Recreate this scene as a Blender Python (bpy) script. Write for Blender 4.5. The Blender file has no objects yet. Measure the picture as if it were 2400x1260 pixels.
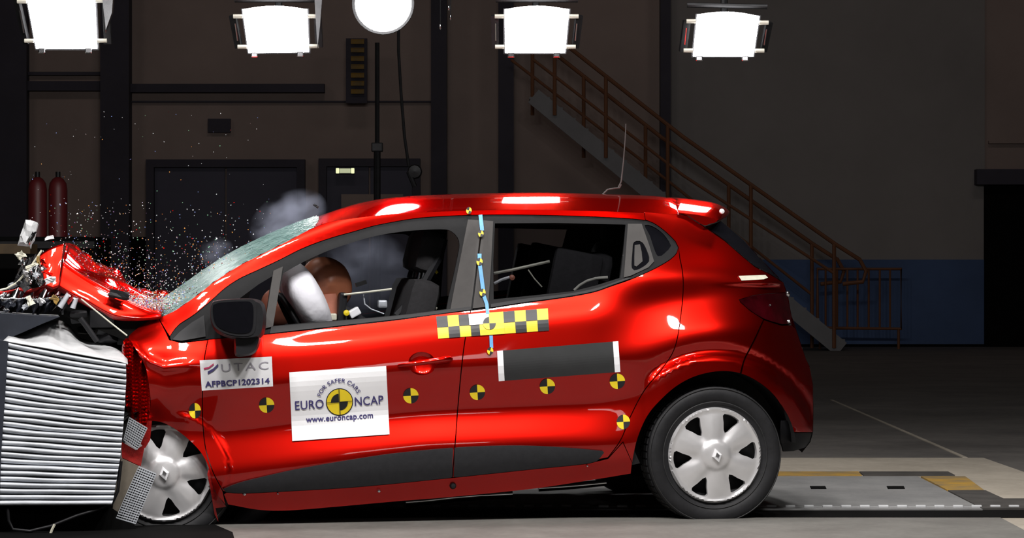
import bpy, math, random
import numpy as np
from mathutils import Vector, Matrix
from mathutils.geometry import delaunay_2d_cdt

random.seed(7)
rng = np.random.default_rng(7)
SC = bpy.context.scene
COL = SC.collection
PI = math.pi

# ------------------------------------------------------------------ camera
D = 12.0                    # camera distance to the rear wheel contact
F = 535.0 * D               # focal length in pixels of the 2400 px frame
HZ = 645.0                  # pixel row of the horizon
CH = 583.0 / 535.0          # camera height
cam_d = bpy.data.cameras.new('camera')
cam = bpy.data.objects.new('camera', cam_d)
COL.objects.link(cam)
cam.location = (0, -D, CH)
cam.rotation_euler = (PI / 2, 0, 0)
cam_d.sensor_width = 36
cam_d.lens = F / 2400 * 36
cam_d.shift_y = (HZ - 630) / 2400
cam_d.clip_end = 200
SC.camera = cam

# ------------------------------------------------------------------ world, lights, exposure
W = bpy.data.worlds.new('hall_dark'); SC.world = W
W.use_nodes = True
W.node_tree.nodes['Background'].inputs[0].default_value = (0.5, 0.42, 0.42, 1)
W.node_tree.nodes['Background'].inputs[1].default_value = 0.012
SC.view_settings.view_transform = 'Standard'
SC.view_settings.look = 'None'
SC.view_settings.exposure = 0.0
SC.view_settings.gamma = 1
SC.view_settings.use_curve_mapping = False


def area(name, loc, target, sx, sy, power, col=(1, 1, 1), spread=PI):
    l = bpy.data.lights.new(name, 'AREA')
    l.shape = 'RECTANGLE'; l.size = sx; l.size_y = sy
    l.energy = power; l.color = col; l.spread = spread
    o = bpy.data.objects.new(name, l); COL.objects.link(o)
    o.location = loc
    d = Vector(target) - Vector(loc)
    o.rotation_euler = d.to_track_quat('-Z', 'Y').to_euler()
    return o


# the second row of floodlights, hung over the camera side of the track
for i, x in enumerate((-2.9, -1.5, -0.2, 1.1, 2.4)):
    area('floodlight_bank', (x, -4.0, 5.3), (x * 0.9 - 0.1, 0.1, 0.7), 0.5, 0.4, 135, (1, 0.97, 0.95))
# row straight over the car
for i, x in enumerate((-2.2, -0.2, 1.6)):
    area('floodlight_row', (x, 1.0, 4.6), (x, 0.7, 0), 0.5, 0.4, 52, (1, 0.97, 0.95))
# low frontal bank beside the camera
for x in (-3.0, 2.0):
    area('camera_side_bank', (x, -8.5, 3.2), (x * 0.2, 0, 0.6), 1.6, 0.6, 12, (1, 0.98, 0.97))
# weak unseen fill lights, added to lift the back wall
for x in (-11, -2, 8):
    area('wall_fill', (x, 20, 10.5), (x, 29, 1.5), 3, 1.0, 34, (1, 0.86, 0.8))


# ------------------------------------------------------------------ projection helpers
def wpt(px, py, y):
    """world point of pixel (px, py) at world depth y"""
    k = (y + D) / F
    return Vector(((px - 1200) * k, y, CH - (py - HZ) * k))


def floor_pt(px, py, z=0.0):
    k = (CH - z) / (py - HZ)
    return Vector(((px - 1200) * k, F * k - D, z))


YAW = math.radians(10)
WC = wpt(1680, 1228, 0.0)
CAR_O = Vector((WC.x, 0, 0))
ca, sa = math.cos(YAW), math.sin(YAW)
CARW = 1.73


def loc(px, py, Y):
    """car-local coordinates of the pixels at car-local lateral depth Y (vectorised)"""
    px = np.asarray(px, float); py = np.asarray(py, float); Y = np.asarray(Y, float)
    dx = (px - 1200) / F; dz = -(py - HZ) / F
    ox, oy = -CAR_O.x, -D
    # local Y = -sa*(x) + ca*(y)
    t = (Y - (-sa * ox + ca * oy)) / (-sa * dx + ca)
    x = ox + t * dx; y = oy + t
    return np.stack([ca * x + sa * y, Y + 0 * x, CH + t * dz], -1)


def L(px, py, Y):
    return Vector([float(v) for v in loc(px, py, Y)])


def c2w(p):
    return Vector((CAR_O.x + ca * p[0] - sa * p[1], sa * p[0] + ca * p[1], p[2]))


# ------------------------------------------------------------------ materials
def mat(name, col, rough=0.5, metal=0.0, coat=0.0, spec=0.5, emit=None, es=0.0, alpha=1.0, noise=None, bump=None, coat_r=0.03):
    m = bpy.data.materials.new(name); m.use_nodes = True
    nt = m.node_tree; b = nt.nodes['Principled BSDF']
    b.inputs['Base Color'].default_value = (*col, 1)
    b.inputs['Roughness'].default_value = rough
    b.inputs['Metallic'].default_value = metal
    b.inputs['Coat Weight'].default_value = coat
    b.inputs['Coat Roughness'].default_value = coat_r
    b.inputs['Specular IOR Level'].default_value = spec
    b.inputs['Alpha'].default_value = alpha
    if emit:
        b.inputs['Emission Color'].default_value = (*emit, 1)
        b.inputs['Emission Strength'].default_value = es
    tc = nt.nodes.new('ShaderNodeTexCoord')
    if noise:
        sc, amt = noise[0], noise[1]
        col2 = noise[2] if len(noise) > 2 else tuple(c * (1 - amt) for c in col)
        n = nt.nodes.new('ShaderNodeTexNoise'); n.inputs['Scale'].default_value = sc
        n.inputs['Detail'].default_value = 6; n.inputs['Roughness'].default_value = 0.65
        r = nt.nodes.new('ShaderNodeValToRGB')
        r.color_ramp.elements[0].position = 0.35; r.color_ramp.elements[1].position = 0.68
        r.color_ramp.elements[0].color = (*col2, 1); r.color_ramp.elements[1].color = (*col, 1)
        nt.links.new(tc.outputs['Object'], n.inputs['Vector'])
        nt.links.new(n.outputs['Fac'], r.inputs['Fac'])
        nt.links.new(r.outputs['Color'], b.inputs['Base Color'])
    if bump:
        n = nt.nodes.new('ShaderNodeTexNoise'); n.inputs['Scale'].default_value = bump[0]
        n.inputs['Detail'].default_value = 4
        bp = nt.nodes.new('ShaderNodeBump'); bp.inputs['Strength'].default_value = bump[1]
        bp.inputs['Distance'].default_value = bump[2] if len(bump) > 2 else 0.01
        nt.links.new(tc.outputs['Object'], n.inputs['Vector'])
        nt.links.new(n.outputs['Fac'], bp.inputs['Height'])
        nt.links.new(bp.outputs['Normal'], b.inputs['Normal'])
    return m


def glass_mat(name, tint, rough=0.02, refl=0.06):
    m = bpy.data.materials.new(name); m.use_nodes = True
    nt = m.node_tree; nt.nodes.clear()
    out = nt.nodes.new('ShaderNodeOutputMaterial'); mix = nt.nodes.new('ShaderNodeMixShader')
    tr = nt.nodes.new('ShaderNodeBsdfTransparent'); gl = nt.nodes.new('ShaderNodeBsdfGlossy')
    fr = nt.nodes.new('ShaderNodeFresnel'); fr.inputs[0].default_value = 1.45
    tr.inputs[0].default_value = (*tint, 1); gl.inputs['Roughness'].default_value = rough
    nt.links.new(fr.outputs[0], mix.inputs[0]); nt.links.new(tr.outputs[0], mix.inputs[1])
    nt.links.new(gl.outputs[0], mix.inputs[2]); nt.links.new(mix.outputs[0], out.inputs[0])
    return m


M = {}
M['paint'] = mat('red_paint', (0.62, 0.008, 0.004), 0.33, 1.0, coat=1.0, bump=(900, 0.02, 0.0005))
_b = M['paint'].node_tree.nodes['Principled BSDF']; _b.inputs['Specular Tint'].default_value = (0.75, 0.12, 0.08, 1)
M['paint_torn'] = mat('red_paint_scuffed', (0.6, 0.012, 0.01), 0.42, 0.6, coat=0.8, noise=(9, 0.5), bump=(14, 0.35, 0.03))
M['black'] = mat('black_plastic', (0.012, 0.012, 0.014), 0.5, spec=0.25, noise=(30, 0.25))
M['trim'] = mat('charcoal_trim', (0.025, 0.025, 0.028), 0.6, spec=0.25, noise=(40, 0.2), bump=(600, 0.1, 0.001))
M['frame'] = mat('window_frame_satin', (0.012, 0.012, 0.013), 0.6, spec=0.15, noise=(20, 0.2))
M['pillar'] = mat('pillar_film_grey', (0.07, 0.066, 0.064), 0.65, spec=0.2, noise=(15, 0.15))
M['gloss'] = mat('gloss_black', (0.006, 0.006, 0.008), 0.06, coat=1.0, noise=(20, 0.2))
M['rubber'] = mat('tyre_rubber', (0.016, 0.016, 0.018), 0.6, spec=0.3, noise=(20, 0.35), bump=(60, 0.15, 0.004))
M['tread'] = mat('tyre_band', (0.035, 0.035, 0.036), 0.7, noise=(20, 0.3))
M['silver'] = mat('wheel_cover_silver', (0.82, 0.81, 0.82), 0.36, 0.6, noise=(4, 0.12), coat=0.3)
M['darkmetal'] = mat('dark_steel', (0.02, 0.02, 0.022), 0.5, 0.6, noise=(12, 0.4))
M['chrome'] = mat('bright_metal', (0.75, 0.75, 0.78), 0.16, 1.0, noise=(10, 0.2))
M['white'] = mat('white_paper', (0.86, 0.86, 0.88), 0.5, noise=(8, 0.04))
M['yellow'] = mat('marker_yellow', (0.88, 0.66, 0.02), 0.45, noise=(30, 0.06))
M['ink'] = mat('marker_black', (0.01, 0.01, 0.012), 0.45, noise=(30, 0.1))
M['board'] = mat('matt_black_board', (0.02, 0.021, 0.022), 0.7, noise=(12, 0.2))
M['blue_tape'] = mat('light_blue_tape', (0.16, 0.48, 0.9), 0.5, noise=(18, 0.3))
M['navy'] = mat('print_navy', (0.06, 0.05, 0.2), 0.5, noise=(60, 0.3))
M['print_red'] = mat('print_red', (0.65, 0.04, 0.15), 0.5, noise=(60, 0.2))
M['print_grey'] = mat('print_grey', (0.42, 0.4, 0.46), 0.5, noise=(60, 0.2))
M['print_green'] = mat('print_teal', (0.05, 0.45, 0.4), 0.5, noise=(60, 0.2))
M['lamp'] = mat('tail_lamp_red', (0.035, 0.001, 0.003), 0.08, spec=.3, coat=1.0, noise=(9, 0.7))
M['seat'] = mat('seat_cloth', (0.02, 0.018, 0.02), 0.85, noise=(40, 0.4), bump=(90, 0.3, 0.004))
M['inner'] = mat('cabin_lining', (0.016, 0.015, 0.016), 0.8, noise=(8, 0.3))
M['head'] = mat('dummy_head_vinyl', (0.44, 0.15, 0.075), 0.42, noise=(7, 0.25), bump=(25, 0.1, 0.004))
M['dummy_skin'] = mat('dummy_face_vinyl', (0.55, 0.2, 0.13), 0.45, noise=(9, 0.25))
M['dummy_suit'] = mat('dummy_suit', (0.03, 0.03, 0.035), 0.7, noise=(12, 0.3))
M['airbag'] = mat('airbag_cloth', (0.93, 0.91, 0.96), 0.7, noise=(6, 0.1), bump=(5, 0.35, 0.05))
M['alu'] = mat('honeycomb_aluminium', (0.62, 0.65, 0.70), 0.45, 0.25, noise=(5, 0.3), bump=(30, 0.25, 0.006))
M['alu_dark'] = mat('honeycomb_core', (0.03, 0.032, 0.038), 0.6, 0.3, noise=(9, 0.3))
M['alu_skin'] = mat('barrier_skin', (0.62, 0.63, 0.64), 0.55, 0.15, noise=(5, 0.18), bump=(12, 0.25, 0.02))
M['tan'] = mat('torn_foam', (0.2, 0.17, 0.13), 0.7, noise=(9, 0.4))
M['bluesteel'] = mat('blue_black_steel', (0.03, 0.035, 0.05), 0.5, 0.3, noise=(5, 0.4))
M['child_trim'] = mat('pale_piping', (0.6, 0.58, 0.5), 0.5, noise=(20, 0.2))
M['rod'] = mat('pale_rod', (0.7, 0.68, 0.55), 0.4, noise=(20, 0.2))
M['glass'] = glass_mat('side_glass', (0.93, 0.94, 0.95))
M['rear_glass'] = glass_mat('tinted_glass', (0.5, 0.51, 0.53))
M['wood'] = mat('brown_board', (0.12, 0.075, 0.03), 0.6, noise=(4, 0.4))


def shatter_mat():
    m = mat('shattered_windscreen', (0.25, 0.42, 0.4), 0.3, spec=.3, alpha=0.72)
    nt = m.node_tree; b = nt.nodes['Principled BSDF']
    tc = nt.nodes.new('ShaderNodeTexCoord')
    mp = nt.nodes.new('ShaderNodeMapping'); mp.inputs['Scale'].default_value = (1.2, 18, 1.2)
    v = nt.nodes.new('ShaderNodeTexVoronoi'); v.feature = 'DISTANCE_TO_EDGE'; v.inputs['Scale'].default_value = 4
    n = nt.nodes.new('ShaderNodeTexNoise'); n.inputs['Scale'].default_value = 5; n.inputs['Detail'].default_value = 6
    r = nt.nodes.new('ShaderNodeValToRGB')
    r.color_ramp.elements[0].color = (0.32, 0.5, 0.47, 1); r.color_ramp.elements[1].color = (0.05, 0.14, 0.125, 1)
    r.color_ramp.elements[1].position = 0.16
    mx = nt.nodes.new('ShaderNodeMixRGB'); mx.inputs[2].default_value = (0.28, 0.45, 0.42, 1)
    r2 = nt.nodes.new('ShaderNodeValToRGB'); r2.color_ramp.elements[0].position = 0.48; r2.color_ramp.elements[1].position = 0.64
    nt.links.new(tc.outputs['Object'], mp.inputs[0]); nt.links.new(mp.outputs[0], v.inputs['Vector'])
    nt.links.new(mp.outputs[0], n.inputs['Vector'])
    nt.links.new(v.outputs['Distance'], r.inputs[0]); nt.links.new(n.outputs['Fac'], r2.inputs[0])
    nt.links.new(r2.outputs[0], mx.inputs[0]); nt.links.new(r.outputs[0], mx.inputs[1])
    nt.links.new(mx.outputs[0], b.inputs['Base Color'])
    bp = nt.nodes.new('ShaderNodeBump'); bp.inputs['Strength'].default_value = 0.3; bp.inputs['Distance'].default_value = 0.01
    nt.links.new(v.outputs['Distance'], bp.inputs['Height']); nt.links.new(bp.outputs[0], b.inputs['Normal'])
    return m


M['shatter'] = shatter_mat()


def concrete(name, c1, c2, scale=1.2, rough=0.75):
    m = mat(name, c1, rough)
    nt = m.node_tree; b = nt.nodes['Principled BSDF']
    tc = nt.nodes.new('ShaderNodeTexCoord')
    n1 = nt.nodes.new('ShaderNodeTexNoise'); n1.inputs['Scale'].default_value = scale; n1.inputs['Detail'].default_value = 9
    n1.inputs['Roughness'].default_value = 0.7
    n2 = nt.nodes.new('ShaderNodeTexNoise'); n2.inputs['Scale'].default_value = scale * 14; n2.inputs['Detail'].default_value = 5
    ad = nt.nodes.new('ShaderNodeMath'); ad.operation = 'MULTIPLY_ADD'; ad.inputs[1].default_value = 0.35
    r = nt.nodes.new('ShaderNodeValToRGB')
    r.color_ramp.elements[0].position = 0.5; r.color_ramp.elements[1].position = 0.85
    r.color_ramp.elements[0].color = (*c2, 1); r.color_ramp.elements[1].color = (*c1, 1)
    nt.links.new(tc.outputs['Object'], n1.inputs['Vector']); nt.links.new(tc.outputs['Object'], n2.inputs['Vector'])
    nt.links.new(n2.outputs['Fac'], ad.inputs[0]); nt.links.new(n1.outputs['Fac'], ad.inputs[2])
    nt.links.new(ad.outputs[0], r.inputs[0]); nt.links.new(r.outputs[0], b.inputs['Base Color'])
    bp = nt.nodes.new('ShaderNodeBump'); bp.inputs['Strength'].default_value = 0.15
    nt.links.new(n2.outputs['Fac'], bp.inputs['Height']); nt.links.new(bp.outputs[0], b.inputs['Normal'])
    return m


M['floor'] = concrete('hall_floor', (0.13, 0.12, 0.11), (0.075, 0.07, 0.066))
M['slab'] = concrete('pale_slab', (0.38, 0.34, 0.28), (0.27, 0.24, 0.195), 2)
M['plate'] = concrete('grey_plate', (0.21, 0.21, 0.205), (0.15, 0.15, 0.15), 3)
M['apron'] = concrete('track_concrete', (0.165, 0.16, 0.145), (0.11, 0.105, 0.095), 2.5)
M['wall'] = mat('hall_wall', (0.36, 0.28, 0.25), 0.85, noise=(0.3, 0.25), bump=(2, 0.1, 0.02))
M['wall_grey'] = mat('hall_wall_grey', (0.30, 0.28, 0.27), 0.85, noise=(0.3, 0.2))
M['wall_blue'] = mat('hall_wall_blue', (0.08, 0.14, 0.30), 0.8, noise=(0.5, 0.3))
M['column'] = mat('column_dark', (0.055, 0.05, 0.07), 0.8, noise=(0.8, 0.3))
M['doorblue'] = mat('door_navy', (0.08, 0.078, 0.115), 0.7, noise=(0.8, 0.2))
M['rail'] = mat('handrail_orange', (0.2, 0.075, 0.028), 0.6, noise=(3, 0.2))
M['stair'] = mat('stair_steel', (0.22, 0.22, 0.23), 0.6, noise=(2, 0.2))
M['cylred'] = mat('cylinder_red', (0.12, 0.01, 0.012), 0.5, noise=(3, 0.3))
M['hazard'] = mat('worn_yellow_paint', (0.42, 0.24, 0.03), 0.6, noise=(5, 0.5, (0.2, 0.15, 0.08)))
M['darkstrip'] = mat('dark_floor_strip', (0.06, 0.055, 0.05), 0.7, noise=(6, 0.4))
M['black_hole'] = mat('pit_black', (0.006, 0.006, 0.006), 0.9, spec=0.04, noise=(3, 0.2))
M['ceiling'] = mat('ceiling_dark', (0.04, 0.035, 0.035), 0.9, noise=(1, 0.2))
M['emit'] = mat('lamp_light', (1, 1, 1), 0.5, emit=(1, 0.99, 0.98), es=30)
M['exit'] = mat('exit_sign_lit', (0.6, 0.65, 0.45), 0.5, emit=(0.75, 0.8, 0.5), es=0.55)
M['exit_edge'] = mat('exit_sign_tube', (0.6, 0.65, 0.45), 0.5, emit=(0.85, 0.9, 0.5), es=1.1)


# ------------------------------------------------------------------ object helpers
def mesh_obj(name, verts, faces, m, parent=None, smooth=False, normals=None, mi=None):
    me = bpy.data.meshes.new(name)
    me.from_pydata([tuple(map(float, v)) for v in verts], [], [tuple(map(int, f)) for f in faces])
    ms = m if isinstance(m, (list, tuple)) else [m]
    for x in ms: me.materials.append(x)
    if mi is not None: me.polygons.foreach_set('material_index', list(map(int, mi)))
    if smooth: me.polygons.foreach_set('use_smooth', [True] * len(me.polygons))
    me.update()
    if normals is not None:
        me.normals_split_custom_set_from_vertices([tuple(map(float, n)) for n in normals])
    o = bpy.data.objects.new(name, me); COL.objects.link(o)
    if parent: o.parent = parent
    return o


def smooth_angle(o, deg=35):
    me = o.data
    me.polygons.foreach_set('use_smooth', [True] * len(me.polygons))
    import bmesh
    bm = bmesh.new(); bm.from_mesh(me)
    for e in bm.edges:
        if len(e.link_faces) == 2 and e.calc_face_angle(0) > math.radians(deg): e.smooth = False
    bm.to_mesh(me); bm.free()


def tag(o, label=None, cat=None, group=None, kind=None):
    if label: o['label'] = label
    if cat: o['category'] = cat
    if group: o['group'] = group
    if kind: o['kind'] = kind
    return o


def empty(name, location=(0, 0, 0), rot=(0, 0, 0), parent=None):
    o = bpy.data.objects.new(name, None); COL.objects.link(o)
    o.location = location; o.rotation_euler = rot; o.empty_display_size = 0.1
    if parent: o.parent = parent
    return o


class MB:
    def __init__(s): s.v = []; s.f = []; s.m = []

    def add(s, v, f, mi=0):
        b = len(s.v); s.v += [tuple(x) for x in v]; s.f += [tuple(i + b for i in q) for q in f]; s.m += [mi] * len(f)
        return s

    def box(s, c, d, R=None, mi=0, bev=0.0):
        hx, hy, hz = d[0] / 2, d[1] / 2, d[2] / 2
        if bev <= 0:
            P = [Vector((x * hx, y * hy, z * hz)) for x in (-1, 1) for y in (-1, 1) for z in (-1, 1)]
            Fc = [(0, 1, 3, 2), (4, 6, 7, 5), (0, 4, 5, 1), (2, 3, 7, 6), (0, 2, 6, 4), (1, 5, 7, 3)]
        else:
            import bmesh
            bm = bmesh.new(); bmesh.ops.create_cube(bm, size=1)
            for v in bm.verts: v.co = Vector((v.co.x * d[0], v.co.y * d[1], v.co.z * d[2]))
            bmesh.ops.bevel(bm, geom=bm.edges[:], offset=bev, segments=2, affect='EDGES', profile=0.6)
            bm.verts.index_update()
            P = [v.co.copy() for v in bm.verts]; Fc = [tuple(v.index for v in f.verts) for f in bm.faces]
            bm.free()
        if R is not None: P = [R @ p for p in P]
        P = [p + Vector(c) for p in P]
        return s.add(P, Fc, mi)

    def tube(s, pts, r, n=8, mi=0, cap=True):
        pts = [Vector(p) for p in pts]
        rs = r if isinstance(r, (list, tuple)) else [r] * len(pts)
        rings = []
        up = None
        for i, p in enumerate(pts):
            t = (pts[min(i + 1, len(pts) - 1)] - pts[max(i - 1, 0)]).normalized()
            if up is None:
                up = Vector((0, 0, 1)) if abs(t.z) < 0.9 else Vector((1, 0, 0))
            a = t.cross(up).normalized(); b = a.cross(t).normalized(); up = b
            rings.append([p + (a * math.cos(2 * PI * k / n) + b * math.sin(2 * PI * k / n)) * rs[i] for k in range(n)])
        V = [v for R_ in rings for v in R_]
        Fc = [(i * n + k, i * n + (k + 1) % n, (i + 1) * n + (k + 1) % n, (i + 1) * n + k) for i in range(len(pts) - 1) for k in range(n)]
        if cap: Fc += [tuple(range(n))[::-1], tuple(range((len(pts) - 1) * n, len(pts) * n))]
        return s.add(V, Fc, mi)

    def lathe(s, prof, n=48, axis='Z', mi=0, c=(0, 0, 0)):
        V = []; Fc = []
        for (r, h) in prof:
            for k in range(n):
                a = 2 * PI * k / n
                p = (r * math.cos(a), r * math.sin(a), h) if axis == 'Z' else (r * math.cos(a), h, r * math.sin(a))
                V.append((p[0] + c[0], p[1] + c[1], p[2] + c[2]))
        for i in range(len(prof) - 1):
            for k in range(n):
                Fc.append((i * n + k, i * n + (k + 1) % n, (i + 1) * n + (k + 1) % n, (i + 1) * n + k))
        return s.add(V, Fc, mi)

    def build(s, name, m, parent=None, smooth=None):
        o = mesh_obj(name, s.v, s.f, m, parent, mi=s.m)
        if smooth: smooth_angle(o, smooth)
        return o


def cr(pts, closed=False, step=8):
    """Catmull-Rom through the pixel points, resampled"""
    P = [np.array(p, float) for p in pts]
    n = len(P); out = []
    segs = n if closed else n - 1
    for i in range(segs):
        p1, p2 = P[i], P[(i + 1) % n]
        p0 = P[(i - 1) % n] if (closed or i > 0) else p1 * 2 - p2
        p3 = P[(i + 2) % n] if (closed or i + 2 < n) else p2 * 2 - p1
        k = max(1, int(np.linalg.norm(p2 - p1) / step))
        for j in range(k):
            t = j / k
            out.append(0.5 * ((2 * p1) + (-p0 + p2) * t + (2 * p0 - 5 * p1 + 4 * p2 - p3) * t * t + (-p0 + 3 * p1 - 3 * p2 + p3) * t ** 3))
    if not closed: out.append(P[-1])
    return [tuple(p) for p in out]


def lin(pts, step=8):
    out = []
    for a, b in zip(pts[:-1], pts[1:]):
        k = max(1, int(math.hypot(b[0] - a[0], b[1] - a[1]) / step))
        out += [(a[0] + (b[0] - a[0]) * j / k, a[1] + (b[1] - a[1]) * j / k) for j in range(k)]
    return out + [pts[-1]]


def dedupe(p, eps=0.6):
    o = []
    for q in p:
        if not o or math.hypot(q[0] - o[-1][0], q[1] - o[-1][1]) > eps: o.append((float(q[0]), float(q[1])))
    if math.hypot(o[0][0] - o[-1][0], o[0][1] - o[-1][1]) < eps: o.pop()
    return o


def parea(p):
    return 0.5 * sum(p[i][0] * p[(i + 1) % len(p)][1] - p[(i + 1) % len(p)][0] * p[i][1] for i in range(len(p)))


def shrink(p, d):
    """offset the closed polygon inwards by d"""
    s = 1 if parea(p) > 0 else -1
    n = len(p); out = []
    for i in range(n):
        a, b, c = np.array(p[i - 1]), np.array(p[i]), np.array(p[(i + 1) % n])
        e1 = (b - a) / (np.linalg.norm(b - a) + 1e-9); e2 = (c - b) / (np.linalg.norm(c - b) + 1e-9)
        n1 = np.array([-e1[1], e1[0]]) * s; n2 = np.array([-e2[1], e2[0]]) * s
        m_ = n1 + n2; q = m_ / max(0.5, (m_ @ m_) / 1.0) * 1.0
        q = m_ / max(0.6, (1 + n1 @ n2))
        out.append(tuple(b + q * d))
    return out


def inside(P, poly):
    x, y = P[:, 0], P[:, 1]; r = np.zeros(len(P), bool)
    n = len(poly)
    for i in range(n):
        x1, y1 = poly[i - 1]; x2, y2 = poly[i]
        c = ((y1 > y) != (y2 > y)) & (x < (x2 - x1) * (y - y1) / (y2 - y1 + 1e-12) + x1)
        r ^= c
    return r


def near_edge(P, poly, d):
    r = np.zeros(len(P), bool)
    for i in range(len(poly)):
        a = np.array(poly[i - 1]); b = np.array(poly[i]); ab = b - a
        t = np.clip(((P - a) @ ab) / (ab @ ab + 1e-12), 0, 1)
        r |= np.linalg.norm(P - (a + t[:, None] * ab), axis=1) < d
    return r


def fill2d(outer, holes=(), step=10):
    """triangulated 2-D region: (verts Nx2, tris, loops of boundary vertex ids)"""
    outer = dedupe(outer); holes = [dedupe(h) for h in holes]
    A = np.array(outer); x0, y0 = A.min(0); x1, y1 = A.max(0)
    gx, gy = np.meshgrid(np.arange(x0 + step / 2, x1, step), np.arange(y0 + step / 2, y1, step * 0.87))
    gx = gx.copy(); gx[1::2] += step / 2
    P = np.stack([gx.ravel(), gy.ravel()], 1)
    k = inside(P, outer) & ~near_edge(P, outer, step * 0.45)
    for h in holes: k &= ~inside(P, h) & ~near_edge(P, h, step * 0.45)
    P = P[k]
    V = [Vector(p) for p in outer]; E = [(i, (i + 1) % len(outer)) for i in range(len(outer))]
    loops = [list(range(len(outer)))]
    for h in holes:
        b = len(V); V += [Vector(p) for p in h]; E += [(b + i, b + (i + 1) % len(h)) for i in range(len(h))]
        loops.append([b + i for i in range(len(h))])
    V += [Vector(p) for p in P]
    vo, eo, fo, ov, oe, of_ = delaunay_2d_cdt(V, E, [], 0, 1e-4)
    vo = np.array([tuple(v) for v in vo]); T = np.array([f for f in fo if len(f) == 3])
    back = {}
    for i, l in enumerate(ov):
        for q in l: back[q] = i
    C = vo[T].mean(1)
    k = inside(C, outer)
    for h in holes: k &= ~inside(C, h)
    T = T[k]
    # consistent orientation (clockwise in image -> facing the camera)
    a, b, c = vo[T[:, 0]], vo[T[:, 1]], vo[T[:, 2]]
    ar = (b[:, 0] - a[:, 0]) * (c[:, 1] - a[:, 1]) - (c[:, 0] - a[:, 0]) * (b[:, 1] - a[:, 1])
    T[ar > 0] = T[ar > 0][:, ::-1]
    loops = [[back.get(i, i) for i in l] for l in loops]
    return vo, T, loops


# ------------------------------------------------------------------ the car side: lateral depth of every pixel
# feature rows:      cant        drip        belt        shoulder    widest      waist       flare       trim        sill
ROWS = {
    300:  [(735, .26), (765, .18), (790, .10), (806, .06), (880, .03), (985, .05), (1075, .03), (1120, .03), (1200, .09)],
    400:  [(733, .15), (783, .09), (800, .08), (830, .045), (890, .02), (1005, .052), (1110, .02), (1140, .02), (1195, .08)],
    500:  [(662, .16), (692, .11), (792, .07), (835, .035), (905, .012), (1015, .055), (1115, .012), (1145, .02), (1192, .08)],
    606:  [(600, .19), (631, .145), (785, .068), (830, .032), (905, .006), (1005, .052), (1100, .006), (1140, .018), (1190, .08)],
    712:  [(560, .22), (580, .17), (773, .078), (818, .032), (895, .003), (990, .056), (1086, .002), (1125, .014), (1188, .08)],
    832:  [(518, .25), (541, .19), (761, .078), (804, .030), (880, .0), (978, .060), (1066, .0), (1110, .012), (1184, .08)],
    1000: [(492, .25), (509, .195), (739, .078), (783, .030), (865, .0), (965, .060), (1045, .0), (1095, .012), (1174, .08)],
    1230: [(487, .25), (503, .18), (709, .078), (756, .030), (855, .0), (955, .058), (1038, .0), (1080, .012), (1150, .08)],
    1400: [(490, .25), (508, .185), (684, .08), (738, .032), (845, .0), (948, .052), (1040, .0), (1075, .012), (1124, .07)],
    1500: [(496, .26), (515, .21), (655, .07), (712, .07), (830, .0), (930, .02), (1040, .0), (1075, .01), (1110, .06)],
    1600: [(502, .27), (560, .22), (645, .09), (700, .085), (790, .005), (870, .012), (950, .01), (1020, .01), (1110, .05)],
    1700: [(540, .30), (580, .24), (640, .13), (692, .11), (770, .02), (850, .02), (930, .015), (1010, .02), (1110, .05)],
    1800: [(600, .28), (620, .25), (655, .18), (690, .14), (765, .06), (840, .04), (920, .035), (1015, .055), (1070, .08)],
    1906: [(640, .34), (660, .32), (680, .28), (700, .24), (770, .18), (850, .13), (920, .12), (1010, .13), (1070, .16)],
}
GX0, GX1, GDX = 260, 1960, 5.0
GY0, GY1, GDY = 440, 1260, 4.0
_gx = np.arange(GX0, GX1 + 1, GDX); _gy = np.arange(GY0, GY1 + 1, GDY)
_kx = np.array(sorted(ROWS))
_tab = np.zeros((len(_gx), len(_gy)))
_R = np.array([ROWS[k] for k in _kx])
for _i, _x in enumerate(_gx):
    pys = [np.interp(_x, _kx, _R[:, r, 0]) for r in range(9)]
    ys = [np.interp(_x, _kx, _R[:, r, 1]) for r in range(9)]
    _tab[_i] = np.interp(_gy, pys, ys)


def gblur(a, s, ax):
    k = int(3 * s) + 1; w = np.exp(-0.5 * (np.arange(-k, k + 1) / s) ** 2); w /= w.sum()
    pad = [(0, 0), (0, 0)]; pad[ax] = (k, k)
    b = np.pad(a, pad, mode='edge')
    return np.apply_along_axis(lambda v: np.convolve(v, w, 'valid'), ax, b)


_tab = gblur(gblur(_tab, 5.0, 0), 3.4, 1)
SIL = [(440, 1690), (517, 1690), (560, 1742), (615, 1792), (660, 1836), (690, 1847), (720, 1852), (740, 1856), (770, 1866), (800, 1876),
       (840, 1889), (860, 1899), (900, 1906), (960, 1907), (1013, 1906), (1035, 1900), (1060, 1880), (1100, 1870)]
_sy = [a for a, b in SIL]; _sx = [b for a, b in SIL]


def bil(tab, px, py):
    u = np.clip((px - GX0) / GDX, 0, len(_gx) - 1.001); v = np.clip((py - GY0) / GDY, 0, len(_gy) - 1.001)
    i = u.astype(int); j = v.astype(int); fu = u - i; fv = v - j
    return (tab[i, j] * (1 - fu) * (1 - fv) + tab[i + 1, j] * fu * (1 - fv) + tab[i, j + 1] * (1 - fu) * fv + tab[i + 1, j + 1] * fu * fv)


def sstep(a, b, x):
    t = np.clip((x - a) / (b - a), 0, 1); return t * t * (3 - 2 * t)


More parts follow.
